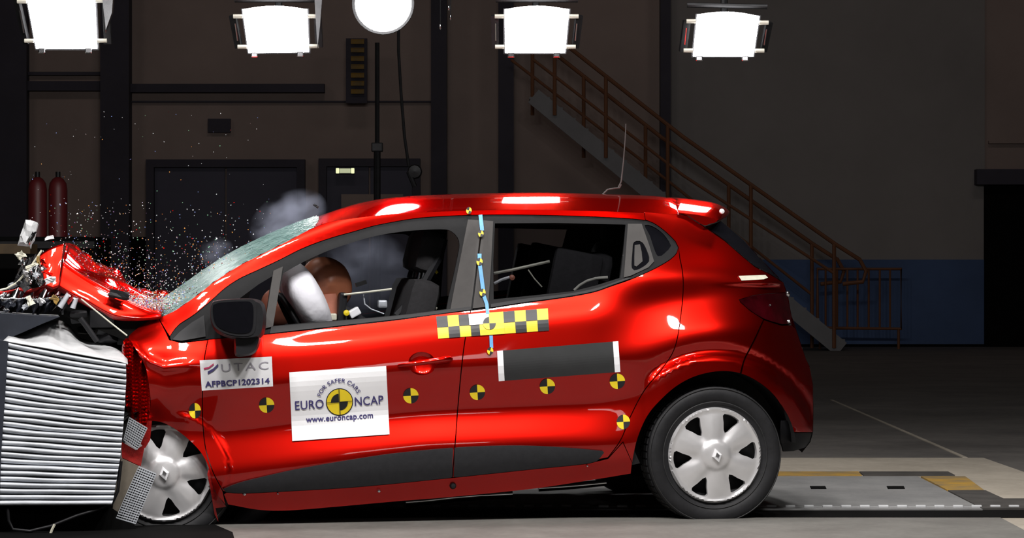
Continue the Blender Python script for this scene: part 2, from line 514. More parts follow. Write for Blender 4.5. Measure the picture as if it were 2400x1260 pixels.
def S(px, py):
    px = np.asarray(px, float); py = np.asarray(py, float)
    d = bil(_tab, px, py)
    # wheel arch lip, rear
    r = np.hypot(px - 1676, (py - 1070)); up = sstep(1110, 1000, py) * sstep(1500, 1560, px)
    d = d - 0.028 * sstep(246, 226, r) * up + 0.012 * np.exp(-((r - 252) / 10) ** 2) * up
    # front arch lip
    r = np.hypot(px - 395, (py - 1108)); d = d - 0.012 * sstep(150, 135, r) * sstep(400, 440, px)
    # rounding into the tail
    xs = np.interp(py, _sy, _sx)
    wdt = np.where(py < 670, 60, 210.0)
    e = np.clip((px - (xs - wdt)) / wdt, 0, 0.995)
    A = np.interp(py, [500, 640, 700, 1100], [0.03, 0.05, 0.16, 0.2])
    d = d + A * (1 - np.sqrt(1 - e ** 2.4))
    # crash crumple in front of the door
    w = sstep(470, 330, px)
    d = d + w * (0.010 * np.sin(px * 0.04 + py * 0.012) + 0.006 * np.sin(py * 0.04 - px * 0.02))
    yc = np.interp(px, [285, 300, 322, 348, 385, 440, 520], [775, 792, 822, 846, 861, 855, 850])
    d = d - sstep(500, 400, px) * .013 * np.exp(-((py - yc) / 13) ** 2)
    return d


def NRM(px, py, off=0.0):
    e = 3.0
    a = loc(px + e, py, S(px + e, py)) - loc(px - e, py, S(px - e, py))
    b = loc(px, py + e, S(px, py + e)) - loc(px, py - e, S(px, py - e))
    n = np.cross(a, b); n /= np.linalg.norm(n, axis=1)[:, None] + 1e-12
    n[n[:, 1] > 0] *= -1
    return n


def panel(name, outer, m, parent, holes=(), off=0.0, gap=0.0, step=10, rim=0.018, depth=None, mirror=False, flat_n=False):
    """body panel from its side-view outline (pixels), following the body surface; off < 0 is proud"""
    outer = dedupe(outer); holes = [dedupe(h) for h in holes]
    if gap: outer = shrink(outer, gap)
    v, T, loops = fill2d(outer, holes, step)
    dp = (depth or S)(v[:, 0], v[:, 1]) + off
    P = loc(v[:, 0], v[:, 1], dp)
    N = NRM(v[:, 0], v[:, 1]) if depth is None else None
    V = [tuple(p) for p in P]; Fc = [tuple(t) for t in T]; NN = None if N is None else [tuple(n) for n in N]
    if rim:
        for l in loops:
            b = len(V)
            for i in l: V.append(tuple(P[i]))
            for i in l: V.append((P[i][0], P[i][1] + rim, P[i][2]))
            n = len(l); cen = np.mean([P[i] for i in l], 0)
            for k in range(n):
                q = (b + k, b + (k + 1) % n, b + n + (k + 1) % n, b + n + k); Fc.append(q)
            if NN is not None:
                rr = []
                for k in range(n):
                    t = P[l[(k + 1) % n]] - P[l[k - 1]]
                    q = np.cross(t, (0, 1, 0)); q /= np.linalg.norm(q) + 1e-9
                    rr.append(tuple(q))
                NN += rr + rr
    o = mesh_obj(name, V, Fc, m, parent, smooth=NN is not None, normals=NN)
    if mirror:
        V2 = [(x, CARW - y, z) for x, y, z in V]; F2 = [f[::-1] for f in Fc]
        N2 = [(x, -y, z) for x, y, z in NN] if NN is not None else None
        mesh_obj(name, V2, F2, m, mirror if not isinstance(mirror, bool) else parent, smooth=NN is not None, normals=N2)
    return o


# ================================================================== THE HALL
YW = 29.9
Z_CEIL = 11.0
def struct(name, mb, m, smooth=None, label=None):
    o = mb.build(name, m, None, smooth); o['kind'] = 'structure'
    if label: o['label'] = label
    return o


floor = MB(); floor.box((0, 8, -0.1), (44, 46, 0.2)); struct('floor', floor, M['floor'], label='dark concrete hall floor')
b = MB(); b.box((0, YW + 0.15, Z_CEIL / 2), (44, 0.3, Z_CEIL)); wallb = struct('wall_back', b, M['wall'], label='brown-grey hall back wall behind the car')
for s, nm in ((-1, 'wall_left'), (1, 'wall_right')):
    b = MB(); b.box((s * 22, 8, Z_CEIL / 2), (0.3, 46, Z_CEIL)); struct(nm, b, M['wall_grey'])
b = MB(); b.box((0, -15.1, Z_CEIL / 2), (44, 0.3, Z_CEIL)); struct('wall_front', b, M['ceiling'])
b = MB(); b.box((0, 8, Z_CEIL + 0.1), (44, 46, 0.2)); struct('ceiling', b, M['ceiling'])


def wallbox(px0, py0, px1, py1, depth=0.1, y=None):
    y = YW if y is None else y
    a = wpt(px0, py0, y - depth); c = wpt(px1, py1, y - depth)
    z0 = max(0.0, c.z)
    mb = MB(); mb.box(((a.x + c.x) / 2, y - depth / 2, (a.z + z0) / 2), (c.x - a.x, depth, a.z - z0))
    return mb


def wallpart(name, px0, py0, px1, py1, depth, m, label=None, y=None):
    o = wallbox(px0, py0, px1, py1, depth, y).build(name, m, wallb)
    if label: o['label'] = label
    return o


# grey upper wall panels on the right, blue dado below, dark pilasters, ledges
wallpart('wall_panel', 1560, -40, 2308, 608, 0.04, M['wall_grey'], 'grey plastered upper wall on the right')
wallpart('dado', 1560, 608, 2308, 900, 0.06, M['wall_blue'], 'blue painted lower wall on the right')
wallpart('skirting', 1560, 806, 2308, 900, 0.09, M['black_hole'])
for (x0, x1, d, m) in ((-60, 62, .25, 'column'), (235, 302, .35, 'column'), (1010, 1047, .35, 'column'), (1168, 1204, .35, 'column'), (1548, 1572, .3, 'column')):
    wallpart('pilaster', x0, -60, x1, 900, d, M[m])
wallpart('ledge', 62, 190, 235, 212, .18, M['column'])
wallpart('ledge', 302, 196, 760, 216, .18, M['column'])
wallpart('ledge', 302, 236, 1010, 240, .06, M['column'])
wallpart('ledge', 62, 168, 235, 176, .1, M['column'])
wallpart('sign_plate', 487, 278, 540, 310, .08, M['column'], 'small dark plate on the wall above the double door')
wallpart('dark_base', 90, 555, 340, 900, .1, M['black_hole'])


def hall_door(name, x0, y0, x1, leaves, label):
    fr = MB(); y = YW
    P = lambda px, py, d: wpt(px, py, y - d)
    z1 = P(x0, y0, .12).z; xa = P(x0, y0, .12).x; xb = P(x1, y0, .12).x
    fr.box((xa - .05, y - .09, z1 / 2), (.12, .18, z1)); fr.box((xb + .05, y - .09, z1 / 2), (.12, .18, z1))
    fr.box(((xa + xb) / 2, y - .09, z1 + .06), (xb - xa + .22, .18, .12))
    d = fr.build(name, M['column']); d['kind'] = 'structure'; d['label'] = label
    n = leaves; w = (xb - xa) / n
    for i in range(n):
        lf = MB(); lf.box((xa + w * (i + .5), y - .06, z1 / 2), (w - .03, .08, z1 - .02))
        lo = lf.build('door_leaf', M['doorblue'], d)
        h = MB(); s = 1 if i == 0 else -1
        hx = xa + w * (i + .5) + s * (w / 2 - .12)
        h.tube([(hx, y - .12, 1.0), (hx, y - .17, 1.03), (hx, y - .17, 1.25), (hx, y - .12, 1.28)], .015)
        h.build('door_handle', M['darkmetal'], lo)
    return d, xa, xb, z1


hall_door('door_1', 360, 392, 698, 2, 'wide navy double door behind the windscreen')
d2, xa, xb, z1 = hall_door('door_2', 764, 390, 968, 2, 'navy double door under the small lit sign')
wn = MB(); a = wpt(800, 455, YW - .14); c = wpt(945, 520, YW - .14)
wn.box(((a.x + c.x) / 2, YW - .14, (a.z + c.z) / 2), (c.x - a.x, .04, a.z - c.z))
wn.build('door_window', M['wall'], d2)
# exit sign
ex = empty('exit_sign', wpt(809, 400, YW - .3)); tag(ex, 'small lit pale green sign above the navy double door', 'sign')
b = MB(); b.box((0, .03, 0), (.29, .06, .09)); b.build('housing', M['column'], ex)
b = MB(); b.box((0, -.01, 0), (.16, .03, .07)); b.build('face', M['exit'], ex)
for s in (-1, 1):
    b = MB(); b.box((s * .115, -.015, 0), (.05, .035, .08), bev=.01); b.build('lit_end', M['exit_edge'], ex)
# stairs at right --------------------------------------------------
st = empty('metal_staircase', floor_pt(1985, 830)); tag(st, 'grey steel staircase with orange tubular railing rising leftwards', 'staircase')
YS = 27.6; o0 = st.location


def sp(px, py, y=YS): return wpt(px, py, y) - o0


def band(p, q, th, dy, mb=None, mi=0):
    """flat bar between world points with height th and depth dy"""
    mb = mb or MB(); v = q - p; ln = v.length; R = v.to_track_quat('X', 'Z').to_matrix()
    mb.box((p + q) / 2, (ln, dy, th), R, mi); return mb


for yy in (YS, YS + 1.0):
    band(sp(1250, 225, yy), sp(1972, 818, yy), .24, .05).build('stringer', M['stair'], st)
for i in range(24):
    t = (i + .5) / 24; p = sp(1250, 225).lerp(sp(1972, 818), t); b = MB(); b.box(p + Vector((0, .5, .05)), (.3, .92, .035))
    b.build('tread', M['stair'], st)
def rail_tube(pts, y=YS - .05, r=.028, name='handrail'):
    mb = MB(); mb.tube([sp(px, py, y) for px, py in pts], r, 8); return mb.build(name, M['rail'], st, 40)
for yy in (YS - .05, YS + 1.05):
    k = 0 if yy < YS else 1
    dx = -52 * k
    rail_tube([(1250 + dx, 45), (1600 + dx, 320), (1955 + dx, 570), (2015 + dx, 608), (2030 + dx, 635), (2022 + dx, 660), (1975 + dx, 665)], yy, .03)
    rail_tube([(1250 + dx, 140), (1600 + dx, 410), (1955 + dx, 690 if k else 640)], yy, .022, 'mid_rail')
    for px, t0, b0 in ((1300, 85, 270), (1420, 178, 370), (1565, 293, 490), (1760, 432, 640), (1955, 570, 815)):
        rail_tube([(px + dx, t0), (px + dx, b0)], yy, .028, 'baluster')
# orange barrier fence behind the stair foot
fe = empty('railing_panel', floor_pt(2020, 838)); tag(fe, 'low orange barred railing against the blue wall', 'railing'); o0 = fe.location
YF = 28.6
def ft(pts, r, nm):
    mb = MB(); mb.tube([wpt(px, py, YF) - o0 for px, py in pts], r, 8); mb.build(nm, M['rail'], fe, 40)
ft([(1916, 768), (1916, 630), (2112, 630), (2112, 770), (1916, 768)], .024, 'frame')
for px in (1935, 1962, 1986, 2010, 2036, 2062, 2086): ft([(px, 630), (px, 768)], .016, 'bar')
for px in (1922, 2106): ft([(px, 768), (px, 818)], .02, 'leg')
# dark doorway with header box, far right
wallpart('doorway', 2308, 400, 2440, 900, .12, M['black_hole'], 'dark open doorway at the right')
wallpart('track_box', 2290, 396, 2440, 432, .3, M['column'])
wallpart('conduit', 2318, 330, 2440, 336, .08, M['wall'])
# lamp stand with hanging cable and louvre tower
ls = empty('light_stand', wpt(884, 900, 12) * 1); ls.location.z = 0; tag(ls, 'thin dark lamp stand pole under the round floodlight', 'stand')
bx = wpt(884, 645, 12).x
def lz(py, y=12): return wpt(0, py, y).z
b = MB(); b.tube([(0, 0, 0), (0, 0, lz(100))], .02); b.tube([(0, 0, 0), (0, 0, lz(345))], .03); b.build('pole', M['darkmetal'], ls, 40)
b = MB(); b.box((0, 0, lz(345)), (.1, .08, .08), bev=.01); b.build('clamp', M['darkmetal'], ls)
b = MB()
for k in range(3):
    a = k * 2 * PI / 3; b.tube([(0, 0, .7), (.5 * math.cos(a), .5 * math.sin(a), .015)], .014)
b.build('tripod', M['darkmetal'], ls)
cb = MB(); cb.tube([wpt(px, py, 10) for px, py in ((934, -40), (934, 120), (940, 220), (948, 320), (958, 390))], .012)
cb = cb.build('hanging_cable', M['darkmetal'], None, 40); tag(cb, 'dark cable hanging right of the lamp stand pole', 'cable')
hk = MB(); hk.lathe([(0.0, -.03), (.05, -.02), (.06, .02), (0, .03)], 12, 'Y'); hk.tube([(-.05, 0, 0), (0, 0, -.12)], .02)
hk = hk.build('pulley', M['darkmetal'], cb, 40); hk.location = wpt(972, 402, 10)
tw = empty('louvre_panel', wpt(835, 165, YW - .55)); tag(tw, 'upright column of faint orange louvres by the round floodlight', 'panel'); o0 = tw.location
b = MB(); b.box((0, .1, 0), (.32, .1, .98)); b.build('backplate', M['column'], tw)
b = MB(); b.box((0, .34, 0), (.08, .4, .08)); b.build('wall_bracket', M['column'], tw)
for py in (97, 117, 137, 156, 176, 195, 214):
    b = MB(); p = wpt(838, py, YW - .55) - o0; b.box((p.x, 0, p.z), (.2, .06, .055), Matrix.Rotation(.4, 3, 'X')); b.build('louvre', M['hazard'], tw)
# red gas cylinders, dark cabinet at left
for i, px in enumerate((88, 136)):
    y = 10.0; p = wpt(px, 645, y); top = wpt(px, 414, y).z; r = 22 / F * (y + D)
    g = empty('gas_cylinder', (p.x, y, 0))
    tag(g, ('left' if i == 0 else 'right') + ' one of the two dark red gas cylinders behind the wreck', 'cylinder', 'dark red gas cylinders')
    b = MB(); b.lathe([(0, 0), (r, 0), (r, top - r * 1.4), (r * .9, top - r * .7), (r * .6, top - r * .25), (r * .3, top - r * .05), (0, top)], 24)
    b.build('body', M['cylred'], g, 50)
    b = MB(); b.lathe([(0.02, top - .02), (.02, top + .04), (0, top + .04)], 10); b.build('valve', M['darkmetal'], g, 40)
cab = empty('equipment_cabinet', (wpt(60, 600, 8.5).x, 8.5, 0)); tag(cab, 'low black equipment cabinet behind the wrecked bonnet', 'cabinet')
w = (240 + 130) / F * 20.5; h = wpt(0, 556, 8.5).z
b = MB(); b.box((0, 0, h / 2), (w, .7, h), bev=.02); b.build('body', M['black_hole'], cab)
b = MB(); b.box((0, -.36, h - .06), (w - .04, .02, .05)); b.build('edge_strip', M['darkmetal'], cab)
bd = MB(); bd.box((wpt(20, 583, 7.5).x, 7.5, wpt(20, 583, 7.5).z), (.36, .3, .07)); bd = bd.build('wooden_board', M['wood']); tag(bd, 'small brown wooden board at the left edge', 'board')
bd.parent = None

# ------------------------------------------------------------------ track floor pieces
def slabpoly(name, px, m, z0=0.0, th=0.02, parent=None, label=None):
    P = [floor_pt(x, y, z0 + th) for x, y in px]; n = len(P)
    V = [tuple(p) for p in P] + [(p.x, p.y, z0 - .01) for p in P]
    Fc = [tuple(range(n)), tuple(range(n, 2 * n))[::-1]] + [(k, (k + 1) % n, n + (k + 1) % n, n + k)[::-1] for k in range(n)]
    o = mesh_obj(name, V, Fc, m, parent)
    import bmesh
    bm = bmesh.new(); bm.from_mesh(o.data); bmesh.ops.recalc_face_normals(bm, faces=bm.faces); bm.to_mesh(o.data); bm.free()
    if label: o['label'] = label
    if parent is None: o['kind'] = 'structure'
    return o


fl = bpy.data.objects['floor']
slabpoly('concrete_slab', [(-2600, 1072), (2305, 1072), (3900, 1630), (-6000, 1630)], M['slab'], 0, .012, fl, 'pale concrete slab of the crash track')
slabpoly('steel_plate', [(-2200, 1115), (2150, 1115), (2303, 1192), (-2600, 1192)], M['plate'], .012, .010, fl, 'smooth grey cover plate right of the rear wheel')
slabpoly('steel_plate', [(-1000, 1212), (2345, 1212), (2440, 1262), (2900, 1500), (-2000, 1500)], M['apron'], .012, .010, fl, 'grey track concrete in the foreground')
slabpoly('rail_slot', [(-2600, 1193), (3000, 1193), (3000, 1211), (-2600, 1211)], M['black_hole'], .012, .004, fl, 'dark tow rail slot')
slabpoly('yellow_line', [(1760, 1104), (2012, 1104), (2020, 1113), (1760, 1113)], M['hazard'], .012, .008, fl)
slabpoly('dark_strip', [(2014, 1104), (2222, 1104), (2238, 1112), (2024, 1112)], M['darkstrip'], .012, .008, fl)
slabpoly('yellow_block', [(2158, 1115), (2262, 1115), (2306, 1147), (2220, 1147)], M['hazard'], .012, .012, fl, 'worn yellow hazard block')
slabpoly('dark_block', [(2222, 1148), (2310, 1148), (2352, 1167), (2520, 1167), (2540, 1190), (2302, 1190)], M['darkstrip'], .012, .012, fl)
slabpoly('white_line', [(1946, 936), (1952, 936), (2268, 1071), (2256, 1071)], M['slab'], 0, .004, fl, 'thin pale line on the dark floor')
for px, py, w in ((1916, 1141, 18), (2098, 1141, 20)):
    slabpoly('lifting_slot', [(px - w, py - 3), (px + w, py - 3), (px + w + 3, py + 3), (px - w + 3, py + 3)], M['black_hole'], .022, .003, fl)
slabpoly('floor_shade_sheet', [(-900, 1214), (470, 1214), (545, 1246), (560, 1300), (-900, 1300)], M['black_hole'], .022, .004, fl, 'black sheet standing in for the floor shade by the barrier and front wheel')  # shade of tyre and barrier laid on the floor as a black sheet
# tow chain lying in the slot
ch = MB()
y0 = floor_pt(1700, 1199).y
for k in range(64):
    x = -1.9 + k * .086
    ch.box((x, y0, .024), (.046, .02, .016), bev=.003)
    ch.box((x + .042, y0 + .01, .020), (.05, .012, .006))
tc_ = ch.build('tow_chain', M['alu_skin'], None); tag(tc_, 'steel tow chain lying in the floor slot behind the rear wheel', 'chain')


# ================================================================== FLOODLIGHTS OVERHEAD
YL = 3.0
def floodlight(corners, label, has_arch=True, bracket=None):
    """corners TL,TR,BR,BL of the lit face in pixels"""
    c = wpt(sum(p[0] for p in corners) / 4, sum(p[1] for p in corners) / 4, YL)
    root = empty('floodlight', c)
    tag(root, label, 'floodlight', 'square floodlights hanging in a row over the car')
    P = [wpt(x, y, YL) - c for x, y in corners]
    for i in (2, 3): P[i].y += .06              # lower edge tipped back: the face looks down at the track
    TL, TR, BR, BL = P
    face = MB(); n = 8; V = []
    top = [TL.lerp(TR, k / n) + Vector((0, 0, .02 * math.sin(PI * k / n) if has_arch else 0)) for k in range(n + 1)]
    bot = [BL.lerp(BR, k / n) for k in range(n + 1)]
    V = top + bot; Fc = [(k, k + 1, n + 2 + k, n + 1 + k)[::-1] for k in range(n)]
    face.add(V, Fc); face.build('lens', M['emit'], root)
    h = MB()
    # housing: frustum behind the face
    back = [p * .62 + Vector((0, .26, .03)) for p in (TL, TR, BR, BL)]
    rim = [p * 1.05 + Vector((0, .012, 0)) for p in (TL, TR, BR, BL)]
    h.add(rim + back, [(0, 1, 5, 4), (1, 2, 6, 5), (2, 3, 7, 6), (3, 0, 4, 7), (4, 5, 6, 7), (0, 3, 2, 1)]); h.build('housing', M['darkmetal'], root)
    for s, a, b_ in ((-1, TL, BL), (1, TR, BR)):
        y = Vector((s * .05, .03, 0))
        yk = MB(); p, q = a + y + Vector((s * .005, 0, -.03)), b_ + y + Vector((s * .005, 0, .03))
        band(p, q, .022, .04, yk); yk.build('side_bar', M['darkmetal'], root)
        rd = MB(); rd.tube([a.lerp(b_, .32) + y + Vector((0, -.03, 0)), a.lerp(b_, .72) + y + Vector((0, -.03, 0))], .005); rd.build('tension_rod', M['chrome'], root)
        for t in (.16, .86):
            pn = MB(); pc = a.lerp(b_, t)
            pn.tube([pc + Vector((s * .004, 0, 0)), pc + Vector((s * .055, 0, 0))], .012, 10); pn.build('pin', M['child_trim'], root)
    for p in (BL.lerp(BR, .1), BL.lerp(BR, .86)):
        f_ = MB(); f_.box(p + Vector((0, .0, -.012)), (.04, .03, .03), bev=.006); f_.build('foot', M['chrome'], root)
    hg = MB(); hg.tube([Vector((0, .15, .05)), Vector((0, .15, 6.0))], .02); hg.tube([TL + Vector((-.05, .08, .06)), TR + Vector((.05, .08, .06))], .014)
    hg.build('hanger', M['darkmetal'], root)
    if bracket:
        bm_ = MB(); q = [wpt(x, y, YL - .02) - c for x, y in bracket]
        bm_.add(q, [tuple(range(len(q)))[::-1]]); q2 = [p + Vector((0, .05, 0)) for p in q]
        bm_.add(q2, [tuple(range(len(q)))]); nq = len(q)
        bm_.add(q + q2, [(k, (k + 1) % nq, nq + (k + 1) % nq, nq + k) for k in range(nq)])
        bm_.build('reflector_flap', M['chrome'], root)
    return root


floodlight([(60, -18), (222, -20), (224, 112), (80, 112)], 'leftmost of the square floodlights, cut by the top edge', True, [(238, -20), (266, -20), (262, 30), (248, 70)])
floodlight([(568, 22), (720, 22), (722, 120), (580, 122)], 'square floodlight left of the round floodlight', True, [(736, -20), (756, -20), (750, 60), (744, 112)])
floodlight([(1183, 22), (1334, 22), (1325, 122), (1184, 122)], 'square floodlight right of the round floodlight')
floodlight([(1634, 34), (1780, 38), (1768, 130), (1626, 130)], 'rightmost, smallest square floodlight over the tail of the car')
rl = empty('round_floodlight', wpt(898, 8, YL)); tag(rl, 'round floodlight glaring at the top centre', 'floodlight')
b = MB(); b.lathe([(0, -.03), (.08, -.022), (.14, 0), (.155, .02)], 40, 'Y'); b.build('lens', M['emit'], rl, 60)
b = MB(); b.lathe([(.155, .0), (.17, -.01), (.17, .02), (.13, .12), (.08, .2), (0, .22)], 40, 'Y'); b.build('housing', M['darkmetal'], rl, 40)
b = MB(); b.tube([(0, .1, .1), (0, .1, 5.5)], .02); b.build('hanger', M['darkmetal'], rl)
# crystals / hanging bits
for i, (px, py) in enumerate(((1032, 62), (1052, 18), (1056, 40))):
    b = MB(); b.lathe([(0, -.02), (.008, -.01), (.006, .012), (0, .02)], 8); o = b.build('bright_fitting', M['chrome'], None, 50)
    o.location = wpt(px, py, 4); b2 = MB(); b2.tube([(0, 0, .015), (0, 0, 2)], .003, 6); b2.build('wire', M['darkmetal'], o)
    tag(o, ['lowest', 'highest', 'middle'][i] + ' of the three tiny bright fittings on wires right of the round floodlight', 'fitting', 'bright fittings on wires')

# ================================================================== THE CAR
car = empty('car', CAR_O, (0, 0, YAW))
tag(car, 'red hatchback with a crushed front end hitting the barrier, test markers on its side', 'car')

# ---- outlines (pixels of the near side)
TOP = [(398, 787), (404, 778), (419, 760), (455, 736), (495, 703), (525, 676), (561, 652), (606, 631), (651, 610), (712, 580), (772, 558), (832, 541), (883, 527), (967, 512),
       (1040, 506), (1130, 503), (1227, 503), (1329, 505), (1430, 509), (1490, 513), (1520, 518), (1540, 528), (1562, 545), (1583, 566), (1590, 580)]
BOT = [(1590, 580), (1586, 592), (1570, 608), (1532, 630), (1481, 653), (1430, 671), (1392, 684), (1329, 696), (1227, 710), (1148, 722), (1103, 727), (1033, 735), (933, 749), (800, 764), (720, 773), (621, 783), (507, 793), (425, 801), (404, 800)]
DLO = cr(TOP) + cr(BOT) + [(399, 794)]
TOPc = cr(TOP); BOTc = cr(BOT)


def cut(c, x0, x1):
    return [p for p in c if x0 <= p[0] <= x1]


# door B seam
SEAM_B = cr([(1103, 727), (1087, 816), (1074, 943), (1068, 1024), (1060, 1119)])
SEAM_A = cr([(487, 795), (478, 850), (474, 950), (480, 1040), (497, 1100), (522, 1150)])
SEAM_C = cr([(1590, 588), (1601, 650), (1598, 720), (1583, 810), (1553, 862), (1510, 915), (1478, 975), (1455, 1030), (1425, 1072)])
TRIM_T = cr([(522, 1146), (560, 1131), (615, 1117), (705, 1097), (840, 1074), (930, 1061), (1056, 1049), (1155, 1044), (1245, 1044), (1335, 1049), (1412, 1056)])
TRIM_B = cr([(1416, 1060), (1407, 1072), (1380, 1085), (1245, 1099), (1056, 1119), (840, 1140), (660, 1151), (570, 1155), (530, 1153)])
SILL_B = cr([(534, 1182), (600, 1194), (660, 1197), (750, 1191), (930, 1175), (1065, 1164), (1245, 1146), (1380, 1126), (1479, 1110)])
ARCH_R = cr([(1479, 1110), (1482, 1084), (1495, 1026), (1518, 974), (1551, 935), (1590, 902), (1635, 880), (1687, 870), (1735, 875), (1780, 897), (1817, 930), (1843, 974), (1856, 1013)])
ARCH_F = cr([(347, 985), (385, 992), (430, 1020), (470, 1060), (490, 1100), (503, 1150), (528, 1182)])

BOWL = cr([(957, 850), (965, 832), (988, 824), (1012, 832), (1020, 850), (1014, 870), (990, 879), (966, 871)], True, 5)
fd = panel('front_door', cut(BOTc, 487, 1103)[::-1] + SEAM_B + [p for p in TRIM_B if p[0] < 1058] + SEAM_A[::-1], M['paint'], car, gap=1.2, holes=[BOWL])
rd_ = panel('rear_door', [p for p in BOTc if p[0] >= 1105][::-1] + SEAM_C[2:] + [p for p in TRIM_B if p[0] > 1062][2:] + SEAM_B[::-1], M['paint'], car, gap=1.2)
panel('sill', [(1425, 1074)] + [p for p in TRIM_B if p[0] < 1400] + [(524, 1158)] + SILL_B + [(1482, 1084), (1460, 1035)], M['paint'], car, gap=1.0, off=.004)
# roof rail and A pillar
CANT = cr([(372, 745), (400, 733), (425, 718), (467, 688), (501, 661), (537, 637), (573, 616), (621, 592), (682, 561), (727, 537), (772, 520), (832, 511), (900, 503), (967, 498), (1100, 493), (1230, 491), (1430, 495), (1510, 499)])
panel('roof_rail', CANT + [(1512, 514)] + [p for p in TOPc if p[0] < 1512][::-1] + [(390, 775)], M['paint'], car, gap=.3, rim=.03)
# fender
panel('front_fender', [(372, 746), (388, 776), (397, 796), (425, 803), (486, 796)] + SEAM_A + [(528, 1182)] + ARCH_F[::-1] + cr([(347, 985), (352, 940), (346, 890), (340, 860), (326, 835), (316, 815), (300, 790), (322, 768), (345, 752), (372, 746)]), M['paint'], car, gap=1.0, step=8)
# quarter panel
LAMPP = cr([(1733, 702), (1765, 692), (1798, 688), (1843, 685)]) + [(1853, 726), (1856, 759)] + cr([(1832, 760), (1791, 747), (1759, 728), (1736, 708)])
panel('quarter_panel', [(1512, 515)] + [p for p in TOPc if p[0] > 1512] + SEAM_C[2:] + [(1460, 1035), (1482, 1084)] + [p for p in ARCH_R if p[0] < 1736 and p[1] < 1080] +
      cr([(1735, 875), (1745, 840), (1768, 795), (1790, 748)]) + [(1759, 728), (1736, 708), (1733, 702), (1765, 692), (1798, 688), (1843, 685), (1836, 661), (1800, 640), (1770, 625), (1740, 600), (1700, 565), (1646, 528), (1609, 504), (1510, 496)], M['paint'], car, gap=1.0)
panel('rear_bumper', cr([(1737, 876), (1747, 840), (1770, 795), (1791, 749)]) + [(1832, 762), (1856, 761)] + [(float(np.interp(y, _sy, _sx)) - .5, y) for y in range(770, 1014, 12)] + [(1905, 1013)] + [p for p in ARCH_R if p[0] > 1737][::-1], M['paint'], car, gap=1.0)
panel('bumper_valance', [(1846, 985), (1857, 1013), (1905, 1013), (1900, 1035), (1888, 1048), (1860, 1057), (1836, 1058), (1829, 1030), (1832, 985)], M['black'], car, gap=.5, off=.01)
tl = panel('tail_lamp', LAMPP, M['lamp'], car, off=-.004, gap=.8, step=8)
for (x, y, r) in ((1805, 714, 3), (1846, 688, 7), (1849, 753, 5)):
    b = MB(); p = loc([x], [y], S([x], [y]) - .006)[0]
    b.lathe([(0, -.008), (r / 535 * .7, -.005), (r / 535, .004)], 12, 'Y', c=p); b.build('reflector', M['chrome'], tl)
panel('rear_window_edge', [(1655, 530), (1690, 518), (1741, 561), (1791, 616), (1834, 660), (1800, 638), (1770, 623), (1740, 598), (1700, 563), (1660, 535)], M['gloss'], car, off=.004)
# mirrored far side (seen only through the windows and from other positions)
def far(px_outer, name, m, **k):
    outer = dedupe(px_outer)
    v, T, loops = fill2d(outer, k.get('holes', ()), 24)
    P = loc(v[:, 0], v[:, 1], S(v[:, 0], v[:, 1])); N = NRM(v[:, 0], v[:, 1])
    P[:, 1] = CARW - P[:, 1]; N[:, 1] *= -1
    return mesh_obj(name, P, [t[::-1] for t in T], m, car, smooth=True, normals=N)


# ---- greenhouse: frames, glass, pillars
GL_F = cr([(636, 756), (640, 735), (664, 640)]) [:-1] + cr([(664, 640), (712, 613), (772, 586), (832, 566), (867, 556), (910, 547), (967, 540), (1033, 537), (1057, 541), (1073, 557), (1077, 575), (1073, 600), (1063, 647), (1053, 690), (1047, 722)]) + cr([(1047, 724), (933, 738), (800, 750), (720, 756), (636, 764)])
GL_Q = [(560, 700), (606, 666), (638, 647), (632, 680), (622, 752), (600, 758), (520, 766), (500, 760), (510, 740)]
GL_R = [(1160, 523), (1300, 522), (1466, 526), (1461, 590), (1454, 651), (1400, 668), (1344, 682), (1250, 692), (1157, 701), (1156, 610)]
GL_C = cr([(1511, 527), (1532, 531), (1555, 548), (1569, 567), (1573, 576), (1567, 585), (1542, 600), (1523, 552)], True)
FR_SPLIT = 1113
frontF = [p for p in TOPc if p[0] < FR_SPLIT] + [(1130, 504), (1108, 726)] + [p for p in BOTc if p[0] < 1106] + [(399, 794)]
rearF = [(1132, 504)] + [p for p in TOPc if p[0] > 1140] + [p for p in BOTc if p[0] > 1112] + [(1110, 726)]
panel('window_frame', frontF, M['frame'], fd, holes=[lin(GL_F + [GL_F[0]]), GL_Q], off=.006, gap=.6, step=14)
panel('window_frame', rearF, M['frame'], rd_, holes=[lin(GL_R + [GL_R[0]]), GL_C], off=.006, gap=.6, step=14)
def planefit(poly, off):
    a = np.array(dedupe(poly)); y = S(a[:, 0], a[:, 1]); A = np.c_[a, np.ones(len(a))]; c = np.linalg.lstsq(A, y, rcond=None)[0]
    return lambda px, py: c[0] * px + c[1] * py + c[2] + off
g = panel('window_pane', GL_F, M['glass'], fd, depth=planefit(GL_F, .018), rim=0, step=30); g['label'] = 'clear front side window'
g = panel('window_pane', GL_Q, M['glass'], fd, off=.016, rim=0, step=30)
g = panel('window_pane', GL_R, M['rear_glass'], rd_, depth=planefit(GL_R, .018), rim=0, step=30); g['label'] = 'dark tinted rear side window'
g = panel('quarter_window', GL_C, M['gloss'], car, off=.012, rim=0, step=20)
panel('glass_divider', [(641, 634), (663, 624), (640, 764), (619, 770)], M['pillar'], fd, off=-.004, step=20)
panel('pillar_trim', [(1097, 514), (1129, 516), (1104, 722), (1055, 726), (1062, 690), (1080, 600)], M['pillar'], fd, off=-.001, step=14)['label'] = 'grey film on the centre pillar'
panel('pillar_trim', [(1133, 516), (1156, 518), (1151, 620), (1144, 718), (1108, 722)], M['pillar'], rd_, off=-.001, step=14)
